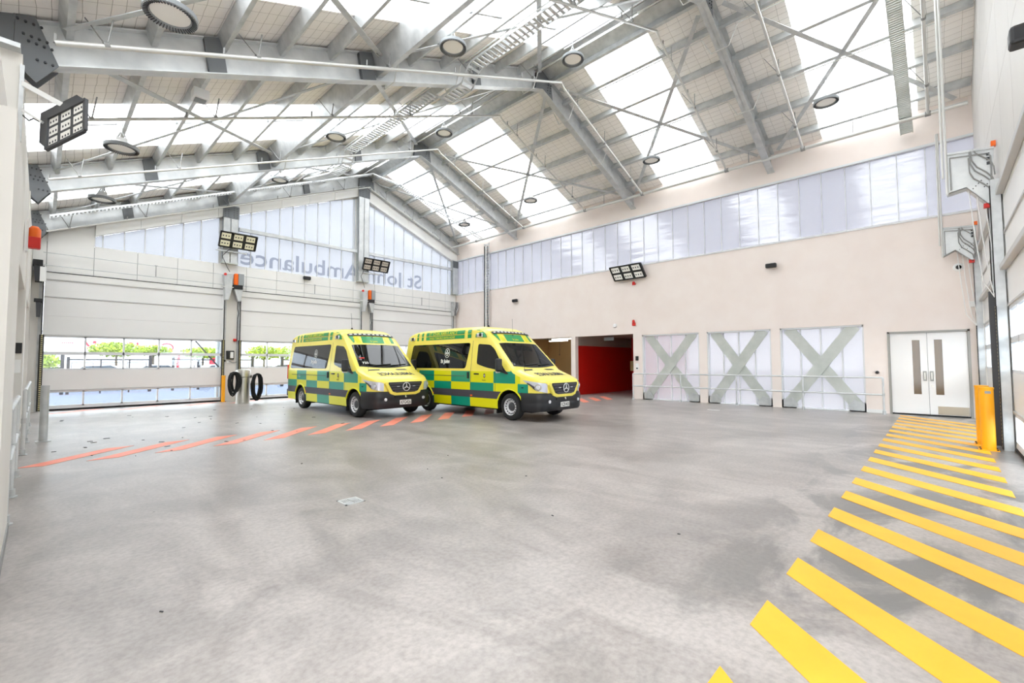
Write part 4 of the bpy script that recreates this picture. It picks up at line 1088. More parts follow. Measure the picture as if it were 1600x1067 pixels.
def van_ring(s):
    T, r_ = vT(s), vr(s); zs = T - r_; pts = [(0, .30), (vW0(s, .3) - .06, .29)]
    for z in VK:
        zz = min(z, zs); pts.append((vW0(s, zz), zz))
    ws = vW0(s, zs)
    for a in (0, 20, 35, 50, 62, 73, 82):
        c, sn = math.cos(R(a)), math.sin(R(a)); pts.append((ws * c ** .5, zs + r_ * sn ** .5))
    return pts, T
def livery(s, z):
    """material slot for a body side face: 0 black, 1 yellow, 2 fluo, 3 green, 4 trim"""
    if z > 1.26: return 1
    if z < .29: return 0
    if .53 < z < .73 and s > -.40: return 4
    if z > .95:
        for a, b, m in ((-.2, .58, 3), (.58, 1.53, 2), (1.53, 2.37, 3), (2.37, 3.2, 2), (3.2, 3.98, 3), (3.98, 4.87, 2)):
            if a < s < b: return m
        return 2 if -.36 < s <= -.2 else 1
    if z > .73:
        for a, b, m in ((-.6, -.28, 3), (-.28, .58, 2), (.58, 1.53, 3), (1.53, 2.37, 2), (2.37, 3.2, 3), (3.2, 3.98, 2), (3.98, 4.87, 3)):
            if a < s < b: return m
        return 1
    for a, b, m in ((.4, 1.53, 2), (1.53, 2.37, 3), (2.37, 3.2, 2), (3.2, 3.6, 3), (3.6, 4.87, 2)):
        if a < s < b: return m
    return 0
def make_van(label, plate, loc, screen_no=None):
    v = thing('ambulance', label, 'ambulance', (0, 0, 0))
    # ---- body shell
    rings = []
    for s in VST:
        h, T = van_ring(s)
        rg = [(x, s, z) for x, z in h] + [(0, s, T)] + [(-x, s, z) for x, z in reversed(h[1:])]
        rings.append(rg)
    n = len(rings[0]); V = [p for rg in rings for p in rg]; Fc = []; Mi = []
    for i in range(len(rings) - 1):
        for k in range(n):
            f = (i * n + k, i * n + (k + 1) % n, (i + 1) * n + (k + 1) % n, (i + 1) * n + k)
            c = sum((Vector(V[q]) for q in f), Vector()) / 4
            zs = vT(c.y) - vr(c.y)
            m = livery(c.y, c.z) if abs(c.x) > .5 and c.z < zs + .02 else (1 if c.z > .4 else 0)
            Fc.append(f); Mi.append(m)
    Fc += [tuple(range(n)), tuple((len(rings) - 1) * n + k for k in range(n - 1, -1, -1))]; Mi += [1, 1]
    me = bpy.data.meshes.new('body'); me.from_pydata(V, [], Fc)
    for m in ('van_black', 'van_yellow', 'van_fluo', 'van_green', 'van_trim'): me.materials.append(M[m])
    me.polygons.foreach_set('material_index', Mi)
    bm = bmesh.new(); bm.from_mesh(me); bmesh.ops.remove_doubles(bm, verts=bm.verts, dist=2e-4)
    bmesh.ops.dissolve_degenerate(bm, edges=bm.edges, dist=1e-4); bmesh.ops.recalc_face_normals(bm, faces=bm.faces); bm.to_mesh(me); bm.free()
    bo = bpy.data.objects.new('body', me); COL.objects.link(bo)
    cb = MB()
    for s0 in (0.0, 3.66):
        for sg in (-1, 1): cb.tube((sg * .55, s0, .36), (sg * 1.3, s0, .36), .43, 36)
    co = cb.build('cutter', 'van_black')
    mod = bo.modifiers.new('b', 'BOOLEAN'); mod.operation = 'DIFFERENCE'; mod.object = co; mod.solver = 'EXACT'
    dg = bpy.context.evaluated_depsgraph_get(); dg.update()
    me2 = bpy.data.meshes.new_from_object(bo.evaluated_get(dg)); bpy.data.objects.remove(bo); bpy.data.objects.remove(co)
    me2.polygons.foreach_set('use_smooth', [True] * len(me2.polygons)); me2.set_sharp_from_angle(angle=R(32))
    put('body', me2, v)
    MB().box(-.78, .78, -.6, 4.7, .22, .32).build('underbody', 'rubber', v)
    # ---- generic patches on the shell
    def side_pt(s, z, sg, off): return (sg * (vW(s, z) + off), s, z)
    def side_poly(name, pts, m, off=.006, parent=None, sides=(-1, 1), rad=.05):
        out = None
        q = []
        N_ = len(pts)
        for i in range(N_):
            p0, p1, p2 = Vector(pts[i - 1]), Vector(pts[i]), Vector(pts[(i + 1) % N_])
            a = (p0 - p1); b = (p2 - p1); r_ = min(rad, a.length * .45, b.length * .45)
            if r_ < .004: q.append(p1); continue
            A_, B_ = p1 + a.normalized() * r_, p1 + b.normalized() * r_
            for t_ in (0, .25, .5, .75, 1): q.append(A_ * (1 - t_) ** 2 + p1 * 2 * t_ * (1 - t_) + B_ * t_ ** 2)
        for sg in sides:
            mb = MB(); k = len(q)
            vs = [side_pt(p.x, p.y, sg, off) for p in q] + [side_pt(p.x, p.y, sg, -.004) for p in q]
            mb.add(vs, [tuple(range(k))] + [(i, (i + 1) % k, k + (i + 1) % k, k + i) for i in range(k)])
            out = mb.build(name, m, parent or v)
        return out
    def side_grid(name, s0, s1, z0, z1, m, off=.005, sides=(-1, 1), skew=0., ns=None, parent=None):
        ns = ns or max(2, int(abs(s1 - s0) / .12)); nz = max(2, int((z1 - z0) / .04))
        for sg in sides:
            mb = MB(); vs = []
            for j in range(nz + 1):
                for i in range(ns + 1):
                    z = z0 + (z1 - z0) * j / nz; s = s0 + (s1 - s0) * i / ns + skew * j / nz
                    vs.append(side_pt(s, z, sg, off))
            mb.add(vs, [(j * (ns + 1) + i, j * (ns + 1) + i + 1, (j + 1) * (ns + 1) + i + 1, (j + 1) * (ns + 1) + i) for j in range(nz) for i in range(ns)])
            mb.build(name, m, parent or v, smooth=True)
    def side_text(name, body, size, s0, z0, m, off=.009, bold=.0, sx=1., shear=0., sides=(-1, 1)):
        vs, fs = text_mesh(body, size, bold, 0, 'LEFT', shear)
        wd = max(q.x for q in vs) * sx
        for sg in sides:
            st = s0 if sg < 0 else s0 - wd
            MB().add([side_pt(st - q.x * sx if sg < 0 else st + q.x * sx, z0 + q.y, sg, off) for q in vs], fs).build(name, m, v)
    def top_grid(name, fn, nu, nv, m, off=.006, smooth=True, parent=None):
        """fn(u in -1..1, t in 0..1) -> (x, s)"""
        vs = []
        for j in range(nv + 1):
            for i in range(nu + 1):
                x, s = fn(-1 + 2 * i / nu, j / nv); e = .01
                nx = (vH(s, x - e) - vH(s, x + e)) / (2 * e); ny = (vH(s - e, x) - vH(s + e, x)) / (2 * e)
                N_ = Vector((nx, ny, 1)).normalized(); p = Vector((x, s, vH(s, x))) + N_ * off
                vs.append(p)
        return MB().add(vs, [(j * (nu + 1) + i, j * (nu + 1) + i + 1, (j + 1) * (nu + 1) + i + 1, (j + 1) * (nu + 1) + i) for j in range(nv) for i in range(nu)]).build(name, m, parent or v, smooth=smooth)
    # ---- glass
    side_poly('side_window', [(4.44, 2.06), (1.60, 2.06), (1.74, 1.33), (4.56, 1.33)], 'van_glass', rad=.09)
    side_poly('door_window', [(1.27, 2.02), (.78, 1.98), (.60, 1.86), (.17, 1.30), (.26, 1.27), (.9, 1.37), (1.27, 1.46)], 'van_glass', rad=.07)
    side_poly('quarter_trim', [(.34, 1.45), (.08, 1.24), (.02, 1.20), (.10, 1.19), (.46, 1.28)], 'van_black', .009, rad=.02)
    ws = top_grid('windscreen', lambda u, t: (u * (.835 - .085 * t), (-.085 + .07 * u * u) * (1 - t) + (.585 + .0 * u * u) * t), 18, 8, 'van_glass', .008)
    top_grid('windscreen_seal', lambda u, t: (u * (.85 - .085 * t), (-.11 + .07 * u * u) * (1 - t) + (.60 + .0 * u * u) * t), 18, 8, 'van_black', .004)
    for x0, x1 in ((-.45, .15), (.12, .66)):
        pa = Vector((x0, -.07, vH(-.07, x0) + .03)); pb = Vector((x1, -.02, vH(-.02, x1) + .025))
        MB().bar(pa, pb, .02, .02).build('wiper', 'black', v)
    side_poly('rear_pillar_glass', [(4.74, 2.0), (4.66, 2.02), (4.70, 1.4), (4.78, 1.4)], 'van_yellow', .002, rad=.02)
    # ---- roof livery
    for s0, s1 in ((4.18, 4.27), (3.92, 4.02), (1.60, 1.76)):
        side_grid('roof_block', s0, s1, 2.20, 2.31, 'van_green2'); side_grid('roof_block', s0, s1, 2.33, 2.44, 'van_green2')
    side_grid('roof_band', 1.90, 3.78, 2.20, 2.305, 'van_green2'); side_grid('roof_band', 1.90, 3.78, 2.33, 2.44, 'van_green2')
    side_text('lettering', 'ST JOHN AMBULANCE', .135, 3.62, 2.337, 'van_lime', .010, .004, 1.02)
    side_text('lettering', 'WAKA TURORO HATO HONE', .085, 3.60, 2.222, 'van_lime', .010, .003, 1.08)
    for sg in (-1, 1):
        mb = MB(); q = [(1.42, 2.21), (.93, 2.19), (1.02, 2.30), (1.16, 2.38), (1.30, 2.42), (1.42, 2.43)]
        vs = [side_pt(a, b, sg, .006) for a, b in q]; mb.add(vs, [tuple(range(6))]).build('roof_wedge', 'van_green2', v)
    # scene lamps on the roof sides
    for s0 in (1.22, 4.50):
        for sg in (-1, 1):
            c = Vector(side_pt(s0, 2.26, sg, .02))
            o = MB().obox(c, (.03, 0, 0), (0, .11, 0), (0, 0, .055)).build('scene_lamp', 'lamp_clear', v, bevel=.02)
            MB().obox(c + Vector((sg * .02, -.05, .01)), (.025, 0, 0), (0, .045, 0), (0, 0, .045)).build('lamp_shade', 'black', o, bevel=.015)
    # ---- panel over the windscreen
    top_grid('front_band', lambda u, t: (u * .36 - .03 + .03 * t, .645 + .19 * t), 8, 4, 'van_green2')
    top_grid('front_band', lambda u, t: (-.50 + u * .075 - .06 * t, .645 + .19 * t), 4, 4, 'van_fluo')
    top_grid('front_band', lambda u, t: (.46 + u * .075 + .0 * t, .645 + .19 * t), 4, 4, 'van_fluo')
    top_grid('front_band', lambda u, t: (-.66 + u * (.02 + .06 * t) - .01 * t, .66 + .19 * t), 4, 4, 'van_green2')
    top_grid('front_band', lambda u, t: (.63 + u * (.05), .66 + .19 * t), 4, 4, 'van_green2')
    lb = top_grid('light_bar', lambda u, t: (u * .75, .85 + .085 * t), 20, 3, 'van_black', .018)
    for k in range(10):
        x = -.65 + .145 * k
        top_grid('led', lambda u, t, x=x: (x + u * .042, .875 + .032 * t), 2, 1, 'white', .023, parent=lb)
    vs, fs = text_mesh('St John', .085, .002, 0, 'CENTER')
    MB().add([(-.0 + q.x, .67 + q.y * .8, vH(.67 + q.y * .8, q.x) + .012) for q in vs], fs).build('lettering', 'van_lime', v)
    # ---- bonnet
    for x0 in (-.52, .40):
        def vent(u, t, x0=x0): return (x0 + u * .17 + (.05 if x0 < 0 else -.05) * t, -.26 + .07 * t)
        top_grid('bonnet_vent', vent, 4, 2, 'van_black')
    vs, fs = text_mesh('AMBULANCE', .15, .004, 0, 'CENTER', 0, 1.05)
    MB().add([(-q.x * 1.2, -.66 + q.y * 1.9, vH(-.66 + q.y * 1.9, -q.x * 1.2) + .007) for q in vs], fs).build('lettering', 'van_text', v)
    # ---- nose: grille, star, headlamps, bumper
    def fpoly(pts, s0, s1): return MB().prism([(x, s0, z) for x, z in pts], (0, s1 - s0, 0))
    fpoly([(-.60, .985), (.60, .985), (.62, .93), (.47, .66), (.33, .615), (-.33, .615), (-.47, .66), (-.62, .93)], -.96, -1.045).build('grille_surround', 'van_yellow', v, bevel=.012)
    g = fpoly([(-.52, .975), (.52, .975), (.53, .93), (.40, .725), (.28, .69), (-.28, .69), (-.40, .725), (-.53, .93)], -.98, -1.055).build('grille', 'van_black', v, bevel=.006)
    for zz, hw in ((.93, .50), (.86, .46), (.79, .42), (.73, .36)):
        MB().prism([(-hw, -1.055, zz - .02), (hw, -1.055, zz - .02), (hw, -1.055, zz + .016), (-hw, -1.055, zz + .016)], (0, -.018, 0)).build('slat', 'van_trim', g, bevel=.005)
    for x in (-.25, .25): MB().box(x - .04, x + .04, -1.085, -1.07, .845, .868).build('strobe', 'lamp_clear', g)
    mb = MB(); N_ = 28
    pr = [(math.cos(2 * math.pi * k / 8) * .012 + .11, math.sin(2 * math.pi * k / 8) * .012) for k in range(9)]
    mb.lathe(pr, (0, -1.09, .845), 'Y', 28, caps=False)
    for k in range(3):
        a = math.pi / 2 + k * 2 * math.pi / 3
        mb.tube((0, -1.095, .845), (.105 * math.cos(a), -1.09, .845 + .105 * math.sin(a)), .020, 6, .006)
    bo_ = mb.build('badge', 'rim', g, smooth=True)
    MB().lathe([(.105, 0), (.105, -.01)], (0, -1.075, .845), 'Y', 24).build('badge_back', 'black', g)
    for sg in (-1, 1):
        def hl(i, j, off, ni=16, nj=5):
            a = i / ni; s = -.968 + .505 * a ** 1.25
            zt = .975 + .075 * a; zb_ = .735 + .10 * min(1, a * 1.6) + (.20 * max(0, (a - .45) / .55))
            z = zb_ + (min(zt, vT(s) - .015) - zb_) * j / nj
            x = interp(PLT, s); e = .004
            tx, ts = interp(PLT, s + e) - interp(PLT, s - e), 2 * e
            L = math.hypot(tx, ts); nx, ns_ = ts / L, -tx / L
            return (sg * (x + nx * off), s + ns_ * off, z)
        for nm, mm, of, i0, i1, j0, j1 in (('headlamp', 'lamp_clear', .02, 0, 16, 0, 5), ):
            vs = [hl(i, j, of) for j in range(j0, j1 + 1) for i in range(i0, i1 + 1)]; w_ = i1 - i0 + 1
            hd = MB().add(vs, [(j * w_ + i, j * w_ + i + 1, (j + 1) * w_ + i + 1, (j + 1) * w_ + i) for j in range(j1 - j0) for i in range(i1 - i0)]).build(nm, mm, v, smooth=True)
        p = Vector(hl(5, 2, .03)); q = Vector(hl(5, 2, .0)); d = (p - q).normalized()
        ux = Vector((0, 0, 1)).cross(d).normalized()
        def disc(c, r_, dep, m, nm):
            ring = [c + ux * r_ * math.cos(2 * math.pi * k / 20) + Vector((0, 0, 1)) * r_ * math.sin(2 * math.pi * k / 20) for k in range(20)]
            MB().prism(ring, d * dep).build(nm, m, hd)
        disc(p - d * .02, .085, .02, 'chrome', 'reflector'); disc(p, .05, .008, 'lamp_clear', 'lens')
        vs = [hl(i, j, .028) for j in (0, 1, 2) for i in range(6, 14)]
        MB().add(vs, [(j * 8 + i, j * 8 + i + 1, (j + 1) * 8 + i + 1, (j + 1) * 8 + i) for j in range(2) for i in range(7)]).build('lamp_bezel', 'van_trim', hd, smooth=True)
    prof = [(-.10, .26), (.005, .27), (.04, .33), (.05, .46), (.045, .50), (.055, .53), (.055, .64), (.03, .71), (-.03, .738)]
    ss = [-.42, -.55, -.7, -.8, -.87, -.92, -.95, -.965, -.97]
    half = [(interp(PLT, s), s) for s in ss] + [(.5, -.97), (.3, -.975), (.1, -.98)]
    plan = [(-x, s) for x, s in half] + [(0, -.98)] + [(x, s) for x, s in reversed(half)]
    vs = []
    for i, (x, s) in enumerate(plan):
        a, b = plan[max(0, i - 1)], plan[min(len(plan) - 1, i + 1)]
        tx, ts = b[0] - a[0], b[1] - a[1]; L = math.hypot(tx, ts); nx, ny = ts / L, -tx / L
        if ny > 0.2 and abs(x) < .7: nx, ny = -nx, -ny
        if nx * x < 0: nx, ny = -nx, -ny
        for o_, z in prof: vs.append((x + nx * o_, s + ny * o_, z))
    k = len(prof)
    bp = MB().add(vs, [(i * k + j, i * k + j + 1, (i + 1) * k + j + 1, (i + 1) * k + j) for i in range(len(plan) - 1) for j in range(k - 1)]).build('front_bumper', 'van_black', v, smooth=True)
    for sg in (-1, 1):
        MB().lathe([(.045, 0), (.04, -.02), (0, -.025)], (sg * .60, -1.02, .515), 'Y', 14).build('fog_lamp', 'lamp_clear', bp, smooth=True)
    MB().box(-.34, .34, -1.046, -1.03, .545, .60).build('air_slot', 'black', bp)
    MB().lathe([(.032, 0), (.028, -.03), (0, -.035)], (-.0, -1.045, .575), 'Y', 12).build('tow_cap', 'chrome', bp, smooth=True)
    pl = MB().box(-.18, .18, -1.055, -1.04, .36, .485).build('number_plate', 'plate_white', v, bevel=.004)
    vs, fs = text_mesh(plate, .125, .002, 0, 'CENTER')
    wd = max(q.x for q in vs) - min(q.x for q in vs)
    MB().add([(q.x * .31 / wd, -1.058, .381 + q.y) for q in vs], fs).build('lettering', 'black', pl)
    # ---- rear bumper and lamps
    MB().box(-.95, .95, 4.82, 4.98, .36, .60).build('rear_bumper', 'van_trim', v, bevel=.02)
    for sg in (-1, 1):
        MB().box(min(sg * .86, sg * .97), max(sg * .86, sg * .97), 4.84, 4.895, .95, 1.45).build('tail_lamp', 'red', v, bevel=.01)
    # ---- side trim, handles, seams, badges
    for s0 in (1.50, .52):
        side_grid('door_seam', s0 - .006, s0 + .006, .54, 1.28 if s0 < 1 else 2.12, 'van_trim', .003, ns=1)
    side_grid('slide_rail', 1.75, 4.4, 1.11, 1.125, 'van_trim', .008)
    side_poly('door_handle', [(1.34, 1.20), (1.16, 1.20), (1.16, 1.165), (1.34, 1.165)], 'black', .03, rad=.012)
    side_poly('door_handle', [(1.63, 1.23), (1.58, 1.23), (1.58, 1.05), (1.63, 1.05)], 'black', .03, rad=.012)
    for s0 in (1.47, 3.25): side_poly('side_marker', [(s0 + .04, .60), (s0 - .04, .60), (s0 - .04, .565), (s0 + .04, .565)], 'orange', .012, rad=.005)
    side_poly('side_repeater', [(-.40, .87), (-.46, .87), (-.46, .845), (-.40, .845)], 'black', .012, rad=.004)
    side_text('lettering', 'St John', .05, 1.02, 1.00, 'van_text', .009, .001)
    def oval(s0, z0, a, b, m, off, sides=(-1, 1)):
        for sg in sides:
            MB().add([side_pt(s0 + a * math.cos(2 * math.pi * k / 20), z0 + b * math.sin(2 * math.pi * k / 20), sg, off) for k in range(20)], [tuple(range(20))]).build('emblem', m, v)
    def cross8(s0, z0, r_, m, off):
        for sg in (-1, 1):
            mb = MB()
            for k in range(4):
                a = math.pi / 2 * k + math.pi / 4 * 0
                c, s_ = math.cos(a), math.sin(a)
                q = [(0, 0), (r_, r_ * .42), (r_ * .78, 0), (r_, -r_ * .42)]
                mb.add([side_pt(s0 + (x * c - y * s_) * .8, z0 + (x * s_ + y * c), sg, off) for x, y in q], [(0, 1, 2, 3)])
            mb.build('emblem', m, v)
    oval(.93, 1.14, .042, .062, 'black', .009); cross8(.93, 1.14, .045, 'plate_white', .011)
    oval(2.62, 1.78, .115, .145, 'plate_white', .010); oval(2.62, 1.78, .100, .130, 'van_glass', .012); cross8(2.62, 1.78, .10, 'plate_white', .014)
    side_text('lettering', 'St John', .15, 2.90, 1.49, 'plate_white', .010, .006)
    side_text('lettering', '111 in an', .045, 3.86, 1.09, 'plate_white', .010, .0); side_text('lettering', 'Emergency', .045, 3.86, 1.04, 'plate_white', .010, .0)
    # ---- arches
    for s0 in (0.0, 3.66):
        for sg in (-1, 1):
            pts = []
            for k in range(25):
                a = R(18 + 144 * k / 24); s = s0 + .445 * math.cos(a); z = .36 + .445 * math.sin(a); pts.append((sg * (vW(s, z) + .002), s, z))
            MB().path(pts, .022, 8).build('wheel_arch', 'van_fluo', v, smooth=True)
    # ---- mirrors
    for sg in (-1, 1):
        mo = MB().obox((sg * 1.13, .24, 1.43), (.09, .01 * sg, 0), (0, .05, 0), (0, 0, .17)).build('mirror', 'van_black', v, bevel=.04)
        MB().bar((sg * .97, .20, 1.30), (sg * 1.08, .23, 1.33), .05, .06).build('mirror_arm', 'van_black', mo)
        MB().obox((sg * 1.10, .30, 1.25), (.06, 0, 0), (0, .03, 0), (0, 0, .03)).build('mirror_lamp', 'plate_white', mo, bevel=.01)
    # ---- wheels
    for s0 in (0.0, 3.66):
        for sg in (-1, 1):
            xo = sg * .965
            def pf(lst): return [(r_, xo - sg * h_) for r_, h_ in lst]
            wh = MB().lathe(pf([(.215, .01), (.27, -.0), (.325, .012), (.345, .04), (.35, .08), (.35, .16), (.345, .20), (.325, .225), (.2, .23)]), (0, s0, .35), 'X', 40, caps=False).build('wheel', 'tyre', v, smooth=True)
            MB().lathe(pf([(.0, .10), (.10, .10), (.13, .055), (.155, .045), (.185, .06), (.20, .03), (.215, .008), (.225, .012), (.215, .03)]), (0, s0, .35), 'X', 40, caps=False).build('rim', 'rim', wh, smooth=True)
            MB().lathe(pf([(.0, .03), (.055, .035), (.095, .05), (.11, .075), (.112, .11)]), (0, s0, .35), 'X', 28, caps=False).build('hub_cap', 'dark_grey', wh, smooth=True)
            mb = MB()
            for k in range(16):
                a = 2 * math.pi * k / 16; c, sn = math.cos(a), math.sin(a)
                mb.obox((xo - sg * .052, s0 + .178 * c, .35 + .178 * sn), (.012, 0, 0), (0, .016 * c, .016 * sn), (0, -.014 * sn, .014 * c))
            o = mb.build('rim_slots', 'black', wh); o['kind'] = 'stuff'
            MB().tube((sg * .72, s0, .35), (sg * .5, s0, .35), .2, 16).build('brake', 'rubber', wh)
    for s0 in (.50, 4.15):
        for sg in (-1, 1): MB().box(min(sg * .74, sg * .95), max(sg * .74, sg * .95), s0 - .012, s0 + .012, .15, .5).build('mud_flap', 'rubber', v)
    # ---- aerials
    MB().lathe([(.035, 0), (.03, .02), (.012, .05), (0, .055)], (-.3, 1.5, 2.545), n=12).build('aerial_base', 'black', v)
    MB().tube((-.3, 1.5, 2.56), (-.3, 1.56, 3.05), .004, 5).build('aerial', 'dark_grey', v)
    MB().tube((.0, .80, 2.25), (.0, .82, 2.75), .004, 5).lathe([(.02, 0), (.012, .04)], (0, .80, 2.25), n=8).build('aerial', 'dark_grey', v)
    MB().tube((-.72, -.33, 1.2), (-.72, -.20, 1.75), .004, 5).build('aerial', 'dark_grey', v)
    if screen_no:
        vs, fs = text_mesh(screen_no, .13, .003, 0, 'LEFT')
        def sp(x, t): 
            s = -.06 + .62 * t; e = .01
            N_ = Vector((0, (vH(s - e, x) - vH(s + e, x)) / (2 * e), 1)).normalized(); return Vector((x, s, vH(s, x))) + N_ * .014
        MB().add([sp(-.72 + q.x, .12 + q.y * 1.05) for q in vs], fs).build('lettering', 'plate_white', v)
        MB().add([sp(-.74, .37), sp(-.58, .37), sp(-.58, .42), sp(-.74, .42)], [(0, 1, 2, 3)]).build('permit', 'red', v)
    v.location = loc
    return v
make_van('yellow and green chequered ambulance on the left, nearer the gable doors', 'KFG426', (6.97, 11.74, 0), '725')
make_van('yellow and green chequered ambulance on the right, in front of the red doorway', 'KZK403', (9.35, 8.07, 0))

# ================================================================== OUTSIDE THE GABLE DOORS
bd = thing('showroom_building', 'white building across the yard with red sign marks', 'building', (12, 62, 0))
MB().box(-25, 50, 62, 70, 0, 9).build('wall', 'ext_white', bd)
MB().box(-25, 50, 61.8, 62, 4.55, 4.7).build('fascia_line', 'car_glass', bd)
mb = MB()
z = 3.35
# partly hidden red sign strokes
for (x, pts) in ((2.9, [(0, .45), (.18, .45), (.5, -.1), (.32, -.1)]), (3.6, [(0, .45), (.25, .45), (.25, .2), (0, .2)]), (4.25, [(0, .35), (.25, .35), (.25, .05), (0, .05)]), (6.35, [(0, .4), (.3, .4), (.42, .0), (.12, .0)]), (7.0, [(0, .4), (.16, .4), (.16, .05), (0, .05)]), (8.55, [(0, .2), (.2, .2), (.2, .05), (0, .05)])):
    mb.prism([(x + a, 61.9, z + b) for a, b in pts], (0, .1, 0))
arc = [(9.6 + .55 * math.cos(a), 61.9, z - .1 + .45 * math.sin(a)) for a in [R(140 - 14 * k) for k in range(16)]]
mb.path(arc, .06, 6)
mb.build('sign_strokes', 'letter_red', bd)
mb = MB(); dm = [(1.75 + .55 * math.cos(R(90 * k)), 61.85, 3.6 + .38 * math.sin(R(90 * k))) for k in range(4)]
mb.path(dm + [dm[0]], .018, 5); mb.build('diamond_emblem', 'car_glass', bd)
mb = MB()
for k in range(6): mb.box(1.36 + .14 * k, 1.45 + .14 * k, 61.85, 61.9, 3.52, 3.62)
mb.build('emblem_strokes', 'letter_red', bd)
rp = thing('advertising_panel', 'red and white panel outside the right half of the left door', 'sign', (10.2, 44, 0))
MB().box(9.7, 10.5, 44, 44.1, 1.0, 2.35).build('panel', 'letter_red', rp); MB().box(9.7, 10.5, 44, 44.1, 2.35, 2.55).build('top_strip', 'orange', rp); MB().box(10.05, 10.15, 44.02, 44.08, -.05, 1.0).build('post', 'white', rp)
fg = thing('feather_flag', 'red feather flag standing in the yard', 'flag', (7.4, 43, -.05))
MB().prism([(7.3, 43, 1.0), (7.45, 43, 1.0), (7.55, 43, 2.3), (7.1, 43, 2.3), (7.1, 43, 2.22), (7.35, 43, 2.1)], (0, .03, 0)).build('banner', 'letter_red', fg); MB().tube((7.3, 43, -.05), (7.3, 43, 1.1), .02, 6).build('pole', 'dark_grey', fg)
# black yard fence
def fence(label, x0, x1, y, posts, top=1.72):
    t = thing('yard_fence', label, 'fence', (x0, y, -.05), 'black gates and fences in the yard')
    for x, wd, h in posts: MB().box(x - wd / 2, x + wd / 2, y - wd / 2, y + wd / 2, -.05, h).build('post', 'fence_black', t)
    MB().box(x0, x1, y - .03, y + .03, top - .04, top + .03).build('top_rail', 'fence_black', t)
    MB().box(x0, x1, y - .02, y + .02, .1, .16).build('bottom_rail', 'fence_black', t)
    n = max(1, int((x1 - x0) / 1.05))
    for k in range(n):
        a = x0 + (x1 - x0) * (k + .12) / n; b = x0 + (x1 - x0) * (k + .88) / n
        MB().box(a, b, y - .012, y + .012, top - .18, top - .15).box(a, a + .03, y - .012, y + .012, .15, top - .15).box(b - .03, b, y - .012, y + .012, .15, top - .15).build('infill_frame', 'fence_black', t)
    return t
fence('black metal gate outside the left half of the left door', .95, 4.2, 32, [(.76, .14, 1.95), (.97, .12, 1.85), (2.2, .06, 1.7), (3.35, .06, 1.7), (4.24, .14, 1.98)])
fence('black metal gate outside the right half of the left door', 5.28, 7.6, 32, [(5.28, .12, 1.92), (6.5, .12, 1.72), (7.6, .12, 1.72)])
fence('black metal gate outside the middle door, left part', 8.0, 9.35, 32, [(8.0, .12, 1.72), (9.4, .14, 1.92)])
fence('black metal gate outside the middle door, right part', 11.25, 13.2, 32, [(11.2, .16, 1.92), (12.3, .08, 1.7), (13.2, .14, 1.92)])
for i, (a, b) in enumerate(((-3, .7), (4.3, 5.2), (9.5, 11.1))):
    t = MB().box(a, b, 31.98, 32.02, 1.28, 1.32).build('fence_wire', 'fence_black'); tag(t, ['thin rail left of the first black gate', 'thin rail between the first two black gates', 'thin rail between the gates outside the middle door'][i], 'rail', 'thin rails between gates')
cl = thing('yard_canopy_post', 'dark steel post outside the right end of the left door', 'post', (5.55, 23.2, 0))
MB().box(5.35, 5.85, 23.0, 23.3, -.05, 3.2).build('column', 'grey_box', cl)
MB().bar((4.35, 23.0, 2.7), (5.5, 22.9, 1.2), .05, .05).build('stay', 'fence_black', cl)
# trees
def tree(label, p, crown, blobs, seed):
    rnd = random.Random(seed); t = thing('tree', label, 'tree', p, 'yard trees')
    MB().tube(p, (p[0], p[1], crown[2]), .10, 8, .05).build('trunk', 'bark', t)
    mb = MB()
    for k in range(blobs):
        a, b_ = rnd.uniform(0, 6.28), rnd.uniform(-1, 1); rr_ = rnd.random() ** .4
        q = Vector((math.cos(a) * math.sqrt(1 - b_ * b_) * crown[3], math.sin(a) * math.sqrt(1 - b_ * b_) * crown[3] * .7, b_ * crown[4])) * rr_ + Vector((crown[0], crown[1], crown[2]))
        u = Vector((rnd.uniform(-1, 1), rnd.uniform(-1, 1), rnd.uniform(-1, 1))).normalized(); w_ = u.orthogonal().normalized(); l = rnd.uniform(.07, .15)
        mb.add([q - u * l, q + w_ * l * .5, q + u * l, q - w_ * l * .5], [(0, 1, 2, 3)])
    o = mb.build('foliage', 'leaf', t); o['kind'] = 'stuff'
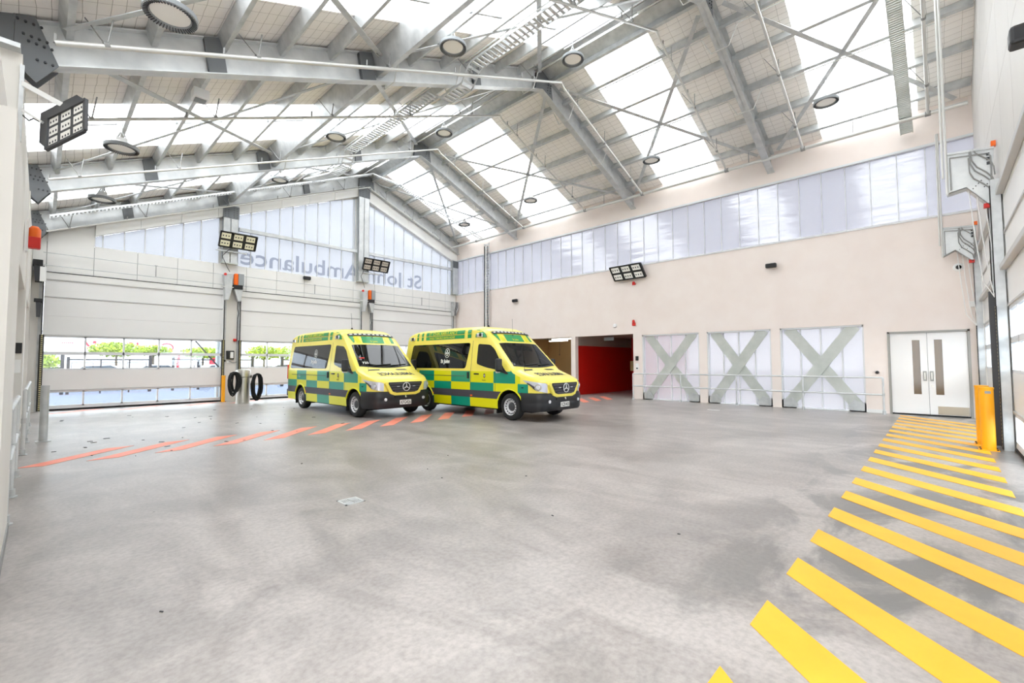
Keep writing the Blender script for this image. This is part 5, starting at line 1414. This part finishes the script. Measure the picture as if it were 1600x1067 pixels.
tree('leafy tree behind the black gate at the left door', (3.5, 40, -.05), (3.5, 40, 2.45, 1.5, .50), 1300, 1)
tree('leafy tree in front of the white building, centre of the left door', (6.0, 44, -.05), (6.0, 44, 2.5, 1.2, .42), 900, 2)
tree('leafy tree seen through the right half of the left door', (8.6, 41, -.05), (8.6, 41, 2.3, 1.5, .45), 1200, 3)
tree('round leafy tree seen through the middle door', (12.6, 40, -.05), (12.6, 40, 2.35, 1.4, .6), 1200, 4)
tree('pale leafy tree behind the first ambulance', (16.3, 44, -.05), (16.3, 44, 2.4, 1.9, .7), 1300, 5)
tree('bushy shrub at the left edge of the left door window', (.1, 38, -.05), (.1, 38, 1.5, .75, .75), 800, 6)
# cars, their roofs just show above the door panel
def car(label, x, y, col='car_paint'):
    t = thing('parked_car', label, 'car', (x, y, -.05), 'cars parked in the yard')
    L = 4.2; hw = .88
    prof = [(-2.1, .35), (-2.08, .75), (-1.9, .85), (-1.05, .98), (-.45, 1.42), (.75, 1.46), (1.5, 1.1), (2.0, 1.0), (2.1, .6), (2.1, .35)]
    MB().prism([(x + a, y - hw, b) for a, b in prof], (0, 2 * hw, 0)).build('body', col, t, bevel=.06)
    for sg in (-1, 1):
        MB().prism([(x + a, y + sg * (hw + .005), b) for a, b in ((-.95, 1.0), (-.42, 1.36), (.70, 1.40), (1.3, 1.08))], (0, sg * .004, 0)).build('side_glass', 'car_glass', t)
    for a in (-1.3, 1.3):
        for sg in (-1, 1): MB().lathe([(.0, 0), (.30, 0), (.32, .05), (.32, .18), (.0, .2)], (x + a, y + sg * hw - .1, .27), 'Y', 20).build('wheel', 'tyre', t)
car('white car parked behind the first black gate', 2.1, 35.5); car('pale car parked right of the first tree', 5.2, 38.5); car('white car parked outside the right half of the left door', 8.1, 35.2); car('white car parked outside the middle door', 12.6, 36.5)
# kerb wall beyond the yard
o = MB().box(-30, 60, 47, 47.3, -.05, .5).build('yard_wall', 'ext_white'); smark(o, 'low pale kerb wall beyond the yard')
